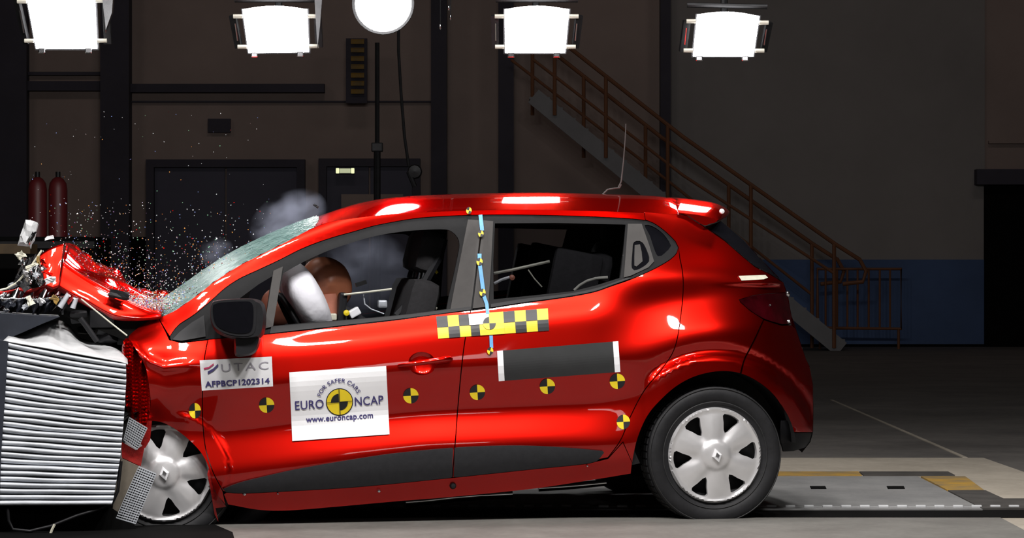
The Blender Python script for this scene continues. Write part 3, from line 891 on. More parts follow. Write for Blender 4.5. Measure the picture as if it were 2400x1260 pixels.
panel('pillar_trim', [(1472, 524), (1504, 524), (1522, 575), (1533, 612), (1520, 626), (1480, 645), (1462, 650), (1467, 590)], M['pillar'], rd_, off=-.001, step=12,
      holes=[cr([(1486, 567), (1506, 568), (1522, 603), (1517, 618), (1494, 632), (1481, 628), (1482, 592)], True, 6)])['label'] = 'grey rear pillar trim with a hidden handle recess'
panel('recess_handle', cr([(1486, 567), (1506, 568), (1522, 603), (1517, 618), (1494, 632), (1481, 628), (1482, 592)], True, 6), M['gloss'], rd_, off=.004, rim=0)
panel('grip', [(1488, 574), (1500, 572), (1504, 590), (1506, 612), (1492, 624), (1487, 622), (1487, 600)], M['pillar'], rd_, off=.0, step=10)
# belt seal strip
panel('belt_seal', cr([(636, 765), (800, 751), (933, 739), (1047, 725), (1104, 718)]) + cr([(1104, 725), (933, 747), (800, 762), (700, 773), (632, 781)]), M['black'], fd, off=-.006, step=12)
panel('belt_seal', cr([(1150, 712), (1227, 700), (1329, 688), (1400, 674), (1470, 650)]) + cr([(1478, 652), (1430, 669), (1392, 682), (1329, 694), (1227, 708), (1150, 720)]), M['black'], rd_, off=-.006, step=12)
# lower door trims
tf = [p for p in TRIM_T if p[0] < 1060] + [(1062, 1049), (1060, 1117)] + [p for p in TRIM_B if p[0] < 1058]
tr = [(1066, 1049)] + [p for p in TRIM_T if p[0] > 1068] + [p for p in TRIM_B if p[0] > 1066] + [(1064, 1117)]
panel('door_trim', tf, M['trim'], fd, off=-.012, rim=.03)['label'] = 'charcoal lower door moulding'
panel('door_trim', tr, M['trim'], rd_, off=-.012, rim=.03)

# ---- roof: loft from rail to rail
RT = loc(*np.array(CANT + [(1600, 503), (1660, 528)]).T, S(*np.array(CANT + [(1600, 503), (1660, 528)]).T))
k0 = RT[:, 0]
CEN_PX = cr([(690, 528), (740, 509), (800, 488), (850, 474), (900, 465), (967, 459), (1033, 456), (1100, 454), (1200, 452), (1300, 452), (1400, 455), (1500, 458), (1600, 466), (1650, 472), (1690, 482)])
CEN = loc(*np.array(CEN_PX).T, 0.865)
x_start = float(L(735, 533, .29).x); x_end = float(L(1610, 500, .3).x)
nx, ny = 90, 48
_s = np.linspace(0, 1, 101); _g = np.where(_s < .5, 1 - .32 * _s / .5, .68 * (1 - (_s - .5) / .5) ** 1.2)
_g = np.convolve(np.pad(_g, 6, mode='edge'), np.ones(13) / 13, 'valid'); _c = np.r_[0, np.cumsum((_g[1:] + _g[:-1]) / 2)]; _c /= _c[-1]
def camber(u): return float(np.interp(1 - abs(u), _s, _c))
X = np.linspace(x_start, x_end, nx)
ze = np.interp(X, k0, RT[:, 2]); ye = np.interp(X, k0, RT[:, 1]); zc = np.interp(X, CEN[:, 0], CEN[:, 2])
V = []
for i in range(nx):
    for j in range(ny + 1):
        u = -1 + 2 * j / ny
        Y = CARW / 2 + u * (CARW / 2 - ye[i])
        z = ze[i] + (zc[i] - ze[i]) * camber(u)
        V.append((X[i], Y, z))
Fc = [(i * (ny + 1) + j, (i + 1) * (ny + 1) + j, (i + 1) * (ny + 1) + j + 1, i * (ny + 1) + j + 1) for i in range(nx - 1) for j in range(ny)]
roof = mesh_obj('roof', V, Fc, M['paint'], car, smooth=True)
V2 = [(x, y, z - .035) for x, y, z in V]
mesh_obj('headliner', V2, [f[::-1] for f in Fc], M['inner'], car, smooth=True)
# spoiler
prC = [(1560, 464), (1640, 472), (1676, 482), (1694, 496), (1686, 508), (1664, 520), (1640, 520), (1600, 500), (1566, 480)]
prE = [(1590, 499), (1640, 505), (1668, 512), (1682, 517), (1676, 522), (1664, 525), (1648, 528), (1612, 506), (1594, 502)]
prof = cr(prC, True, 6); ns = 32
def res(pts, k):
    a = np.array(cr(pts, True, 3)); s_ = np.r_[0, np.cumsum(np.hypot(*np.diff(np.vstack([a, a[:1]]), axis=0).T))]; t = np.linspace(0, s_[-1], k + 1)[:-1]
    a = np.vstack([a, a[:1]]); return np.stack([np.interp(t, s_, a[:, 0]), np.interp(t, s_, a[:, 1])], 1)
n = 40; V = []
PC = loc(*res(prC, n).T, 0.865); PE = loc(*res(prE, n).T, 0.24)
for j in range(ns + 1):
    u = -1 + 2 * j / ns; Y = CARW / 2 + u * (CARW / 2 - .24); w_ = camber(u)
    for p, q in zip(PC, PE):
        V.append((q[0] + (p[0] - q[0]) * w_, Y, q[2] + (p[2] - q[2]) * w_ + .002))
Fc = [(j * n + i, j * n + (i + 1) % n, (j + 1) * n + (i + 1) % n, (j + 1) * n + i) for j in range(ns) for i in range(n)] + [tuple(range(n))[::-1], tuple(range(ns * n, ns * n + n))]
sp_ = mesh_obj('roof_spoiler', V, Fc, M['paint'], car); smooth_angle(sp_, 50)
b = MB(); p = L(1692, 495, .3); b.lathe([(0, -.012), (.010, -.008), (.012, .002)], 12, 'Y', c=p); b.build('washer_nozzle', M['white'], sp_)
# tail surfaces
def tail(name, pys, m, bulge=.05, off=0.0):
    V = []; n = 24; rows = []
    for py in pys:
        px = float(np.interp(py, _sy, _sx)) - .5; Y0 = float(S([px], [py])[0]); p = loc(px, py, Y0)
        for j in range(n + 1):
            u = -1 + 2 * j / n
            V.append((p[0] + off + bulge * (1 - u * u), CARW / 2 + u * (CARW / 2 - Y0), p[2]))
    Fc = [(i * (n + 1) + j, i * (n + 1) + j + 1, (i + 1) * (n + 1) + j + 1, (i + 1) * (n + 1) + j)[::-1] for i in range(len(pys) - 1) for j in range(n)]
    return mesh_obj(name, V, Fc, m, car, smooth=True)
tail('rear_window', list(range(518, 661, 12)), M['rear_glass'])['label'] = 'tinted tailgate window'
tail('tailgate', list(range(660, 862, 10)), M['paint'])
tail('bumper_cover', list(range(860, 1016, 8)), M['paint'], .07)
tail('bumper_valance', list(range(1012, 1062, 8)), M['black'], .07)

# ---- windscreen
NE = cr([(385, 742), (400, 733), (425, 718), (467, 688), (501, 661), (537, 637), (573, 616), (621, 592), (682, 561), (735, 534)], step=12)
CE = cr([(340, 715), (397, 690), (430, 668), (470, 640), (520, 606), (560, 583), (600, 563), (650, 540), (700, 520), (738, 507)], step=12)
def param(pts, n):
    a = np.array(pts); s = np.r_[0, np.cumsum(np.hypot(*np.diff(a, axis=0).T))]; s /= s[-1]
    t = np.linspace(0, 1, n); return np.stack([np.interp(t, s, a[:, 0]), np.interp(t, s, a[:, 1])], 1)
n1, n2 = 36, 30
ne = param(NE, n1); ce = param(CE, n1)
NEp = loc(ne[:, 0], ne[:, 1], S(ne[:, 0], ne[:, 1]) + .004); CEp = loc(ce[:, 0], ce[:, 1], .865)
V = []
for i in range(n1):
    a, c = NEp[i], CEp[i]
    for j in range(n2 + 1):
        u = -1 + 2 * j / n2; w = 1 - abs(u) ** 2.2
        V.append((a[0] + (c[0] - a[0]) * w, CARW / 2 + u * (CARW / 2 - a[1]), a[2] + (c[2] - a[2]) * w + .004 * math.sin(i * 1.7 + j * 2.3)))
Fc = [(i * (n2 + 1) + j, (i + 1) * (n2 + 1) + j, (i + 1) * (n2 + 1) + j + 1, i * (n2 + 1) + j + 1) for i in range(n1 - 1) for j in range(n2)]
ws = mesh_obj('windscreen', V, Fc, M['shatter'], car, smooth=True); ws['label'] = 'shattered greenish windscreen'

# far side body (mirror of the near outlines)
far(cut(BOTc, 487, 1103)[::-1] + SEAM_B + [p for p in TRIM_B if p[0] < 1058] + SEAM_A[::-1], 'front_door', M['paint'])
far([p for p in BOTc if p[0] >= 1105][::-1] + SEAM_C[2:] + [p for p in TRIM_B if p[0] > 1062][2:] + SEAM_B[::-1], 'rear_door', M['paint'])
far([(1512, 515)] + [p for p in TOPc if p[0] > 1512] + SEAM_C[2:] + [(1460, 1035), (1482, 1084)] + ARCH_R[1:] + [(1905, 1013), (1899, 860), (1856, 740), (1836, 661), (1770, 625), (1646, 528), (1609, 504), (1510, 496)], 'quarter_panel', M['paint'])
far(CANT + [(1512, 514)] + [p for p in TOPc if p[0] < 1512][::-1] + [(390, 775)], 'roof_rail', M['paint'])
far(DLO, 'window_frame', M['inner'], holes=[lin(GL_F + [GL_F[0]]), GL_R])
far([(372, 746), (397, 796), (425, 803), (486, 796)] + SEAM_A + [(528, 1182)] + ARCH_F[::-1] + [(346, 890), (300, 790), (345, 752)], 'front_fender', M['paint'])

# ---- cabin shell
def inner_side(mirror):
    outer = dedupe(BOTc[::-1] + [(1590, 700), (1480, 1000), (1440, 1080), (540, 1160), (420, 980), (404, 800)])
    v, T, l = fill2d(outer, (), 40)
    P = loc(v[:, 0], v[:, 1], S(v[:, 0], v[:, 1]) + .06)
    if mirror: P[:, 1] = CARW - P[:, 1]
    mesh_obj('door_lining', P, T, M['inner'], car, smooth=True)
inner_side(False); inner_side(True)
# cabin floor, firewall, rear bulkhead and underbody
def ybox(pts, y0, y1, name, m, parent=car):
    a = [L(px, py, y0) for px, py in pts]; n = len(a)
    V = [tuple(p) for p in a] + [(p.x, y1, p.z) for p in a]
    Fc = [tuple(range(n)), tuple(range(n, 2 * n))[::-1]] + [(k, n + k, n + (k + 1) % n, (k + 1) % n) for k in range(n)]
    return mesh_obj(name, V, Fc, m, parent)
ybox([(520, 1100), (1480, 1040), (1500, 1085), (1380, 1112), (930, 1160), (600, 1178), (520, 1160)], .1, 1.63, 'floor_pan', M['inner'])
ybox([(430, 800), (560, 785), (590, 820), (560, 900), (520, 1100), (440, 1000), (400, 880)], .14, 1.59, 'dashboard', M['inner'])
ybox([(1560, 700), (1850, 720), (1870, 900), (1850, 1000), (1560, 1000)], .30, 1.42, 'luggage_floor', M['inner'])
# wheel houses
def house(cx, cy, R_, a0, a1, name='wheel_house'):
    V = []; Fc = []; n = 28; c = L(cx, cy, .03)
    for k in range(n + 1):
        a = a0 + (a1 - a0) * k / n
        x, z = c.x + R_ * math.cos(a), c.z + R_ * math.sin(a)
        V += [(x, .07, z), (x, .32, z)]
    Fc = [(2 * k, 2 * k + 1, 2 * k + 3, 2 * k + 2) for k in range(n)]
    Fc.append(tuple(2 * k + 1 for k in range(n + 1)))
    mesh_obj(name, V, Fc, M['inner'], car)
house(1676, 1070, .385, .14, PI + .15); house(400, 1105, .29, -.3, PI + .2)

# ---- seats (parts of the car)
def seat(px, py, y, s=1.0, tilt=.25):
    """seat with its backrest top near pixel (px, py) at depth y"""
    p = L(px, py, y)
    R = Matrix.Rotation(tilt, 3, 'Y')
    b = MB(); b.box(p + R @ Vector((0, 0, -.42 * s)), (.14, .5, .62 * s), R, bev=.05)
    o = b.build('seat', M['seat'], car, 50)
    b = MB(); b.box(p + R @ Vector((-.22, 0, -.80 * s)), (.52, .5, .16), None, bev=.05); b.build('cushion', M['seat'], o, 50)
    b = MB(); b.box(p + R @ Vector((-.01, 0, .02)), (.11, .27, .19), R, bev=.04); b.build('headrest', M['seat'], o, 50)
    b = MB()
    for s_ in (-.06, .06): b.tube([p + R @ Vector((0, s_, -.12)), p + R @ Vector((0, s_, .0))], .007)
    b.build('headrest_post', M['chrome'], o)
    return o
seat(1000, 600, .45); seat(985, 600, 1.25)
# rear bench
b = MB(); p = L(1440, 640, .865); b.box(p + Vector((.02, 0, -.12)), (.16, 1.25, .55), Matrix.Rotation(.3, 3, 'Y'), bev=.05); o = b.build('rear_bench', M['seat'], car, 50)
b = MB(); b.box(p + Vector((-.3, 0, -.4)), (.5, 1.25, .16), bev=.05); b.build('cushion', M['seat'], o, 50)
for yy in (.5, 1.2):
    b = MB(); q = p + Vector((.07, yy - .865, .22)); b.box(q, (.1, .26, .16), bev=.04); b.build('headrest', M['seat'], o, 50)
# steering wheel
b = MB(); c = L(700, 775, .46); R = Matrix.Rotation(-.5, 3, 'Y')
pts = [c + R @ Vector((0, .18 * math.cos(a), .18 * math.sin(a))) for a in np.linspace(0, 2 * PI, 28)]
b.tube(pts, .014, 8, cap=False); b.tube([c + R @ Vector((0, -.17, 0)), c + R @ Vector((0, .17, 0))], .014)
b.tube([c, c + R @ Vector((-.3, 0, -.02))], .03); b.build('steering_wheel', M['black'], car, 50)
# driver airbag: fat bent cushion
def blob(name, pts, rads, wy, m, parent, yc, rows=22, wr=0.0):
    """closed tube with elliptical sections along pixel path at local depth yc"""
    V = []; n = rows; rings = []
    P = [L(a, b_, yc) for a, b_ in pts]
    for i, p in enumerate(P):
        t = (P[min(i + 1, len(P) - 1)] - P[max(i - 1, 0)]).normalized(); nn = Vector((t.z, 0, -t.x))
        for k in range(n):
            a = 2 * PI * k / n
            c1 = math.copysign(abs(math.cos(a)) ** .55, math.cos(a)); s1 = math.copysign(abs(math.sin(a)) ** .55, math.sin(a))
            r = rads[i] * (1 + wr * math.sin(3 * a + i))
            V.append(p + nn * (r * c1) + Vector((0, wy[i] * s1, 0)))
    Fc = [(i * n + k, i * n + (k + 1) % n, (i + 1) * n + (k + 1) % n, (i + 1) * n + k) for i in range(len(P) - 1) for k in range(n)]
    Fc += [tuple(range(n))[::-1], tuple(range((len(P) - 1) * n, len(P) * n))]
    o = mesh_obj(name, V, Fc, m, parent, smooth=True)
    md = o.modifiers.new('sub', 'SUBSURF'); md.levels = 1; md.render_levels = 1
    return o
airb = blob('driver_airbag', [(676, 612), (682, 632), (690, 655), (704, 685), (722, 715), (738, 745), (752, 775), (758, 790)], [.03, .058, .072, .075, .072, .066, .055, .03], [.06, .17, .23, .26, .26, .24, .18, .08], M['airbag'], car, .42, wr=.04)
airb['label'] = 'inflated white driver airbag'
0 and blob('curtain_airbag', [(700, 628), (760, 600), (830, 580), (870, 572)], [.012, .02, .02, .01], [.02, .05, .05, .02], M['alu_skin'], car, 1.35)

# ---- door mirror
mb = cr([(495, 712), (510, 703), (567, 699), (603, 701), (620, 714), (624, 751), (618, 785), (600, 795), (560, 797), (520, 786), (500, 770), (493, 745)], True, 7)
def thick(name, poly, m, parent, y0, y1, taper=.75, nl=6, power=2.2):
    """rounded solid: outline at y0, swelling to full then closing at y1"""
    poly = dedupe(poly); c = np.mean(poly, 0); V = []; n = len(poly)
    for j in range(nl + 1):
        t = j / nl; k = taper + (1 - taper) * math.sin(PI * min(1, t * 1.0)) ** .6
        Y = y0 + (y1 - y0) * t
        V += [tuple(p) for p in loc(c[0] + (np.array(poly)[:, 0] - c[0]) * k, c[1] + (np.array(poly)[:, 1] - c[1]) * k, Y)]
    Fc = [(j * n + i, (j + 1) * n + i, (j + 1) * n + (i + 1) % n, j * n + (i + 1) % n) for j in range(nl) for i in range(n)]
    Fc += [tuple(range(n)), tuple(range(nl * n, nl * n + n))[::-1]]
    o = mesh_obj(name, V, Fc, m, parent); smooth_angle(o, 50); return o
mir = thick('door_mirror', mb, M['black'], fd, -.19, .04, .88)
mir['label'] = 'black door mirror folded round by the crash'
panel('mirror_glass', cr([(500, 714), (512, 709), (567, 706), (590, 710), (594, 740), (588, 775), (560, 781), (530, 775), (508, 762), (500, 740)], True, 7), M['gloss'], mir, depth=lambda x, y: np.full(len(x), -.196), rim=.004)
panel('mirror_bezel', cr([(496, 712), (512, 704), (567, 701), (598, 705), (601, 740), (594, 781), (562, 787), (526, 780), (503, 766), (494, 740)], True, 7), M['black'], mir, depth=lambda x, y: np.full(len(x), -.193), rim=.01,
      holes=[cr([(500, 714), (512, 709), (567, 706), (590, 710), (594, 740), (588, 775), (560, 781), (530, 775), (508, 762), (500, 740)], True, 7)])
thick('mirror_stalk', cr([(553, 780), (600, 780), (612, 790), (604, 818), (592, 830), (570, 835), (552, 834), (549, 815)], True, 7), M['black'], mir, -.16, .03, .85)
panel('sail_panel', [(404, 795), (420, 778), (448, 756), (478, 738), (482, 788), (425, 798)], M['black'], fd, off=-.004, step=12)
# ---- door handle
bdep = lambda x, y: S(x, y) + .034 * np.sqrt(np.clip(1 - ((x - 988) / 34) ** 2 - ((y - 851) / 30) ** 2, 0, 1))
hb = panel('handle_bowl', BOWL, M['paint'], fd, depth=bdep, rim=0, step=4)
for p_ in hb.data.polygons: p_.use_smooth = True
hd = MB(); hp = [(934, 856, -.004), (950, 854, -.022), (975, 851, -.034), (1005, 847, -.036), (1035, 843, -.03), (1052, 841, -.016), (1058, 841, -.002)]
hd.tube([L(a, b_, float(S([a], [b_])[0]) + y) for a, b_, y in hp], [.006, .009, .011, .012, .013, .014, .008], 10); hd.build('door_handle', M['paint'], fd, 60)
# rear door wears no outer handle; fuel flap seam, sill bolts
for (x, y, r, m) in ((888, 1150, 5, 'chrome'), (1062, 1138, 8, 'darkmetal'), (573, 1157, 5, 'chrome'), (651, 1156, 3, 'chrome'), (1376, 1091, 3, 'chrome')):
    b = MB(); p = loc([x], [y], S([x], [y]) - .004)[0]; b.lathe([(0, -.01), (r / 535 * .6, -.009), (r / 535, .004)], 12, 'Y', c=p); b.build('sill_bolt', M[m], car, 50)
b = MB(); b.tube([L(*q, .5) for q in ((950, 1176), (1000, 1172), (1060, 1165), (1120, 1160), (1200, 1156))], .022, 10); b.build('exhaust_pipe', M['chrome'], car, 50)
b = MB(); b.tube([L(*q, .5) for q in ((1262, 1143), (1310, 1140), (1350, 1137), (1420, 1130))], .016, 10); b.build('exhaust_pipe', M['chrome'], car, 50)
panel('torn_liner', [(492, 1088), (503, 1150), (530, 1186), (524, 1188), (505, 1190), (512, 1222), (503, 1205), (494, 1150), (486, 1110)], M['paint_torn'], car, off=.005)
# antenna
an = MB(); an.tube([L(*q, .865) for q in ((1449, 440), (1456, 425), (1461, 380), (1465, 330), (1467, 290))], [.004, .0035, .003, .0025, .002], 6)
an.tube([L(*q, .865) for q in ((1412, 456), (1424, 444), (1440, 441), (1452, 440), (1456, 432))], .004, 6)
an.build('antenna', M['pillar'], car, 50)
# white lamp reflection on the haunch, painted as a pale strip
panel('painted_reflection', [(1731, 646), (1794, 644), (1800, 650), (1790, 654), (1738, 657)], M['rod'], car, off=-.007, rim=.002, step=5)

# ---- markers and stickers on the side
def marker(cx, cy, r, rot=0.0, sx=1.0, parent=car, name='target_marker', off=-.003):
    cx = float(cx); V = []; Fc = []; mi = []; n = 8
    pts = [(cx, cy)]
    for k in range(4 * n):
        a = rot + 2 * PI * k / (4 * n); pts.append((cx + r * sx * math.cos(a), cy + r * math.sin(a)))
    a = np.array(pts); P = loc(a[:, 0], a[:, 1], S(a[:, 0], a[:, 1]) + off)
    for k in range(4 * n):
        Fc.append((0, 1 + (k + 1) % (4 * n), 1 + k)); mi.append((k // n) % 2)
    # image angles: quadrant 0 = lower right (black), 1 = lower left (yellow), 2 upper left (black), 3 upper right (yellow)
    return mesh_obj(name, P, Fc, [M['ink'], M['yellow']], parent, mi=mi)
for x, y, r, sx in ((457, 962, 18, .78), (625, 949, 18, 1), (963, 927, 18, 1), (1119, 919, 18, 1), (1283, 905, 18, 1), (1447, 893, 18, 1), (1461, 988, 17, .92)):
    marker(x, y, r, -.06, sx)['label'] = 'round black and yellow quartered target'
for x, y, r in ((1099, 493, 8), (1127, 547, 8), (1124, 613, 9), (1131, 685, 9), (1149, 822, 9)):
    marker(x, y, r, .3, .8, off=-.012)
def tape(pts, w):
    a = np.array(lin(pts, 10)); v = np.gradient(a, axis=0); nn = np.stack([-v[:, 1], v[:, 0]], 1); nn /= np.linalg.norm(nn, axis=1)[:, None]
    p = np.r_[a + nn * w / 2, (a - nn * w / 2)]; n = len(a)
    P = loc(p[:, 0], p[:, 1], S(p[:, 0], p[:, 1]) - .009)
    mesh_obj('blue_tape', P, [(i, i + 1, n + i + 1, n + i) for i in range(n - 1)], M['blue_tape'], car)
tape([(1126, 503), (1130, 540)], 9); tape([(1124, 594), (1124, 615), (1130, 660), (1133, 684)], 9); tape([(1133, 690), (1141, 712), (1143, 735)], 8); tape([(1151, 786), (1152, 815)], 8)
# chequer strip
def quadmap(c, u, v):
    TL, TR, BR, BL = [np.array(q, float) for q in c]
    u = np.asarray(u)[..., None]; v = np.asarray(v)[..., None]
    return (TL * (1 - u) + TR * u) * (1 - v) + (BL * (1 - u) + BR * u) * v
CQ = [(1022, 741), (1284, 722), (1287, 774), (1027, 793)]
def qpiece(name, c, u0, u1, v0, v1, m, parent, off, n=2):
    V = []; 
    for j in range(n + 1):
        for i in range(n + 1):
            V.append(quadmap(c, u0 + (u1 - u0) * i / n, v0 + (v1 - v0) * j / n))
    a = np.array(V); P = loc(a[:, 0], a[:, 1], S(a[:, 0], a[:, 1]) + off)
    Fc = [(j * (n + 1) + i, (j + 1) * (n + 1) + i, (j + 1) * (n + 1) + i + 1, j * (n + 1) + i + 1) for j in range(n) for i in range(n)]
    return mesh_obj(name, P, Fc, m, parent)
cs = qpiece('chequer_strip', CQ, 0, 1, 0, 1, M['yellow'], car, -.003, 12); cs['label'] = 'black and yellow chequered strip below the windows'
for k in range(10):
    for r in range(2):
        if (k + r) % 2 == 0 and not (k in (4, 5)) and not (k == 3 and r == 0):
            qpiece('black_square', CQ, k / 10, (k + 1) / 10, r / 2, (r + 1) / 2, M['ink'], cs, -.005, 3)
qpiece('yellow_card', CQ, .38, .60, 0.0, 1.0, M['yellow'], cs, -.0065, 4)
marker(1147, 757, 15, -.05, 1, cs, 'target_marker', -.009)
# overexposed yellow: glare painted white over the upper left squares
qpiece('painted_glare', CQ, .29, .47, 0.0, .5, M['white'], cs, -.0085, 4)
# black board with white ends
BQ = [(1165, 822), (1449, 799), (1454, 871), (1169, 893)]
bb = qpiece('black_board', BQ, .045, .955, 0.0, 1, M['board'], car, -.004, 12); bb['label'] = 'plain matt black rectangle with white end bars'
qpiece('white_bar', BQ, 0, .048, 0, 1, M['white'], bb, -.006, 4); qpiece('white_bar', BQ, .955, 1, 0, 1, M['white'], bb, -.006, 4)
# placard
PQ = [(678, 872), (905, 857), (913, 1017), (685, 1033)]
plc = qpiece('placard', PQ, 0, 1, 0, 1, M['white'], car, -.006, 14); plc['label'] = 'white placard with a quartered roundel on the front door'


def text_mesh(s, spacing=1.0, bold=0.0):
    cu = bpy.data.curves.new('t', 'FONT'); cu.body = s; cu.resolution_u = 3; cu.space_character = spacing; cu.offset = bold
    cu.align_x = 'LEFT'
    o = bpy.data.objects.new('t', cu); COL.objects.link(o)
    dg = bpy.context.evaluated_depsgraph_get(); me = bpy.data.meshes.new_from_object(o.evaluated_get(dg))
    v = np.array([tuple(x.co)[:2] for x in me.vertices]); f = [tuple(p.vertices) for p in me.polygons]
    bpy.data.objects.remove(o); bpy.data.curves.remove(cu); bpy.data.meshes.remove(me)
    return v, f


def lettering(s, c, u0, u1, v0, v1, m, parent, name='lettering', arc=None, bold=.01, off=-.009, spacing=1.05):
    """text stretched in the quad c; arc = (uc, vc, ru, rv, a0, a1) bends it round an ellipse"""
    v, f = text_mesh(s, spacing, bold)
    lo, hi = v.min(0), v.max(0)
    t = (v[:, 0] - lo[0]) / (hi[0] - lo[0]); h = (v[:, 1] - lo[1]) / (hi[1] - lo[1])
    if arc:
        uc, vc, ru, rv, a0, a1, dh = arc
        a = a0 + (a1 - a0) * t; k = 1 + dh * h
        U = uc + ru * k * np.cos(a); Vv = vc - rv * k * np.sin(a)
    else:
        U = u0 + (u1 - u0) * t; Vv = v1 + (v0 - v1) * h
    a = quadmap(c, U, Vv); P = loc(a[:, 0], a[:, 1], S(a[:, 0], a[:, 1]) + off)
    return mesh_obj(name, P, f, m, parent)


lettering('EURO', PQ, .045, .34, .425, .555, M['navy'], plc)
lettering('NCAP', PQ, .66, .955, .425, .555, M['navy'], plc)
lettering('www.euroncap.com', PQ, .15, .84, .685, .775, M['navy'], plc, bold=.02)
lettering('FOR SAFER CARS', PQ, 0, 1, 0, 1, M['navy'], plc, arc=(.503, .48, .198, .282, math.radians(160), math.radians(22), .22), bold=.01)
def disc(c, uc, vc, ru, rv, m, parent, name, a0=0, a1=2 * PI, off=-.008, r0=0):
    n = 40; a = np.linspace(a0, a1, n + 1)
    U = np.r_[uc + ru * np.cos(a), uc + ru * r0 * np.cos(a)]; Vv = np.r_[vc - rv * np.sin(a), vc - rv * r0 * np.sin(a)]
    q = quadmap(c, U, Vv); P = loc(q[:, 0], q[:, 1], S(q[:, 0], q[:, 1]) + off)
    return mesh_obj(name, P, [(i, i + 1, n + 2 + i, n + 1 + i) for i in range(n)], m, parent)
disc(PQ, .503, .48, .140, .200, M['ink'], plc, 'roundel_rim')
disc(PQ, .503, .48, .131, .187, M['yellow'], plc, 'roundel', off=-.010)
disc(PQ, .497, .478, .082, .118, M['ink'], plc, 'roundel_quadrant', PI / 2, PI, off=-.012)
disc(PQ, .507, .484, .082, .118, M['ink'], plc, 'roundel_quadrant', 1.5 * PI, 2 * PI, off=-.012)
qpiece('roundel_cross', PQ, .370, .636, .476, .485, M['ink'], plc, -.013); qpiece('roundel_cross', PQ, .500, .507, .29, .67, M['ink'], plc, -.013)
UQ = [(468, 844), (637, 835), (640, 905), (473, 915)]
us = qpiece('test_label', UQ, 0, 1, 0, 1, M['white'], car, -.006, 10); us['label'] = 'white paper label with a code, below the mirror'
lettering('UTAC', UQ, .29, .95, .16, .42, M['print_grey'], us, bold=0, spacing=1.3)
lettering('AFPBCP1202314', UQ, .05, .955, .70, .90, M['navy'], us, bold=.03)
def streak(pts, w, m):
    c = quadmap(UQ, [p[0] for p in pts], [p[1] for p in pts]); ww = np.array([[0, w]]); p = np.r_[c - ww * np.array([[.3]] * len(c)), c + ww]
    n = len(c); P = loc(p[:, 0], p[:, 1], S(p[:, 0], p[:, 1]) - .010); mesh_obj('logo_stroke', P, [(i, n + i, n + i + 1, i + 1) for i in range(n - 1)], m, us)
streak([(.05, .27), (.12, .24), (.19, .13)], 3, M['print_red']); streak([(.1, .40), (.18, .31), (.25, .16)], 5, M['navy'])


# ---- wheels
WR = .31
def hubcap_mesh(parent, rot, R_=.210):
    """plastic wheel cover with six broad spokes"""
    sc = 100.0
    circ = [(sc * math.cos(a), sc * math.sin(a)) for a in np.linspace(0, 2 * PI, 97)[:-1]]
    holes = []
    for k in range(6):
        g = rot + k * PI / 3
        pts = [(.50, 0), (.56, .10), (.70, .17), (.84, .235), (.885, .20), (.90, 0), (.885, -.20), (.84, -.235), (.70, -.17), (.56, -.10)]
        hp = cr([(sc * r * math.cos(g + d * .95), sc * r * math.sin(g + d * .95)) for r, d in [(p[0], p[1] * 1.0) for p in pts]], True, 5)
        holes.append(hp)
    v, T, loops = fill2d(circ, holes, 4.0)
    r = np.hypot(v[:, 0], v[:, 1]) / sc; a = np.arctan2(v[:, 1], v[:, 0]) - rot
    ph = ((a / (PI / 3)) % 1.0); dd = np.abs(ph - .5) * 2      # 0 on spoke axis, 1 on gap axis
    h = .018 * (1 - r ** 2) + .010 * np.clip(1 - r / .3, 0, 1) ** .5 - .009 * sstep(.22, .5, r) * sstep(.25, 1.0, dd) * sstep(1.0, .7, r)
    h += .004 * sstep(.35, .28, r) + .006 * sstep(.90, .96, r) - .012 * sstep(.97, 1.0, r)
    h += .0015 * np.exp(-(dd / .18) ** 2) * sstep(.3, .5, r) * sstep(.9, .7, r)
    V = [(x / sc * R_, -hh, y / sc * R_) for (x, y), hh in zip(v, h)]
    Fc = [tuple(t) for t in T]
    for l in loops:
        b0 = len(V); n = len(l); V += [V[i] for i in l] + [(V[i][0] * .985, V[i][1] + .022, V[i][2] * .985) for i in l]
        Fc += [(b0 + i, b0 + (i + 1) % n, b0 + n + (i + 1) % n, b0 + n + i) for i in range(n)]
    o = mesh_obj('wheel_cover', V, Fc, M['silver'], parent); smooth_angle(o, 32)
    o['label'] = 'silver six-spoke wheel cover'
    return o


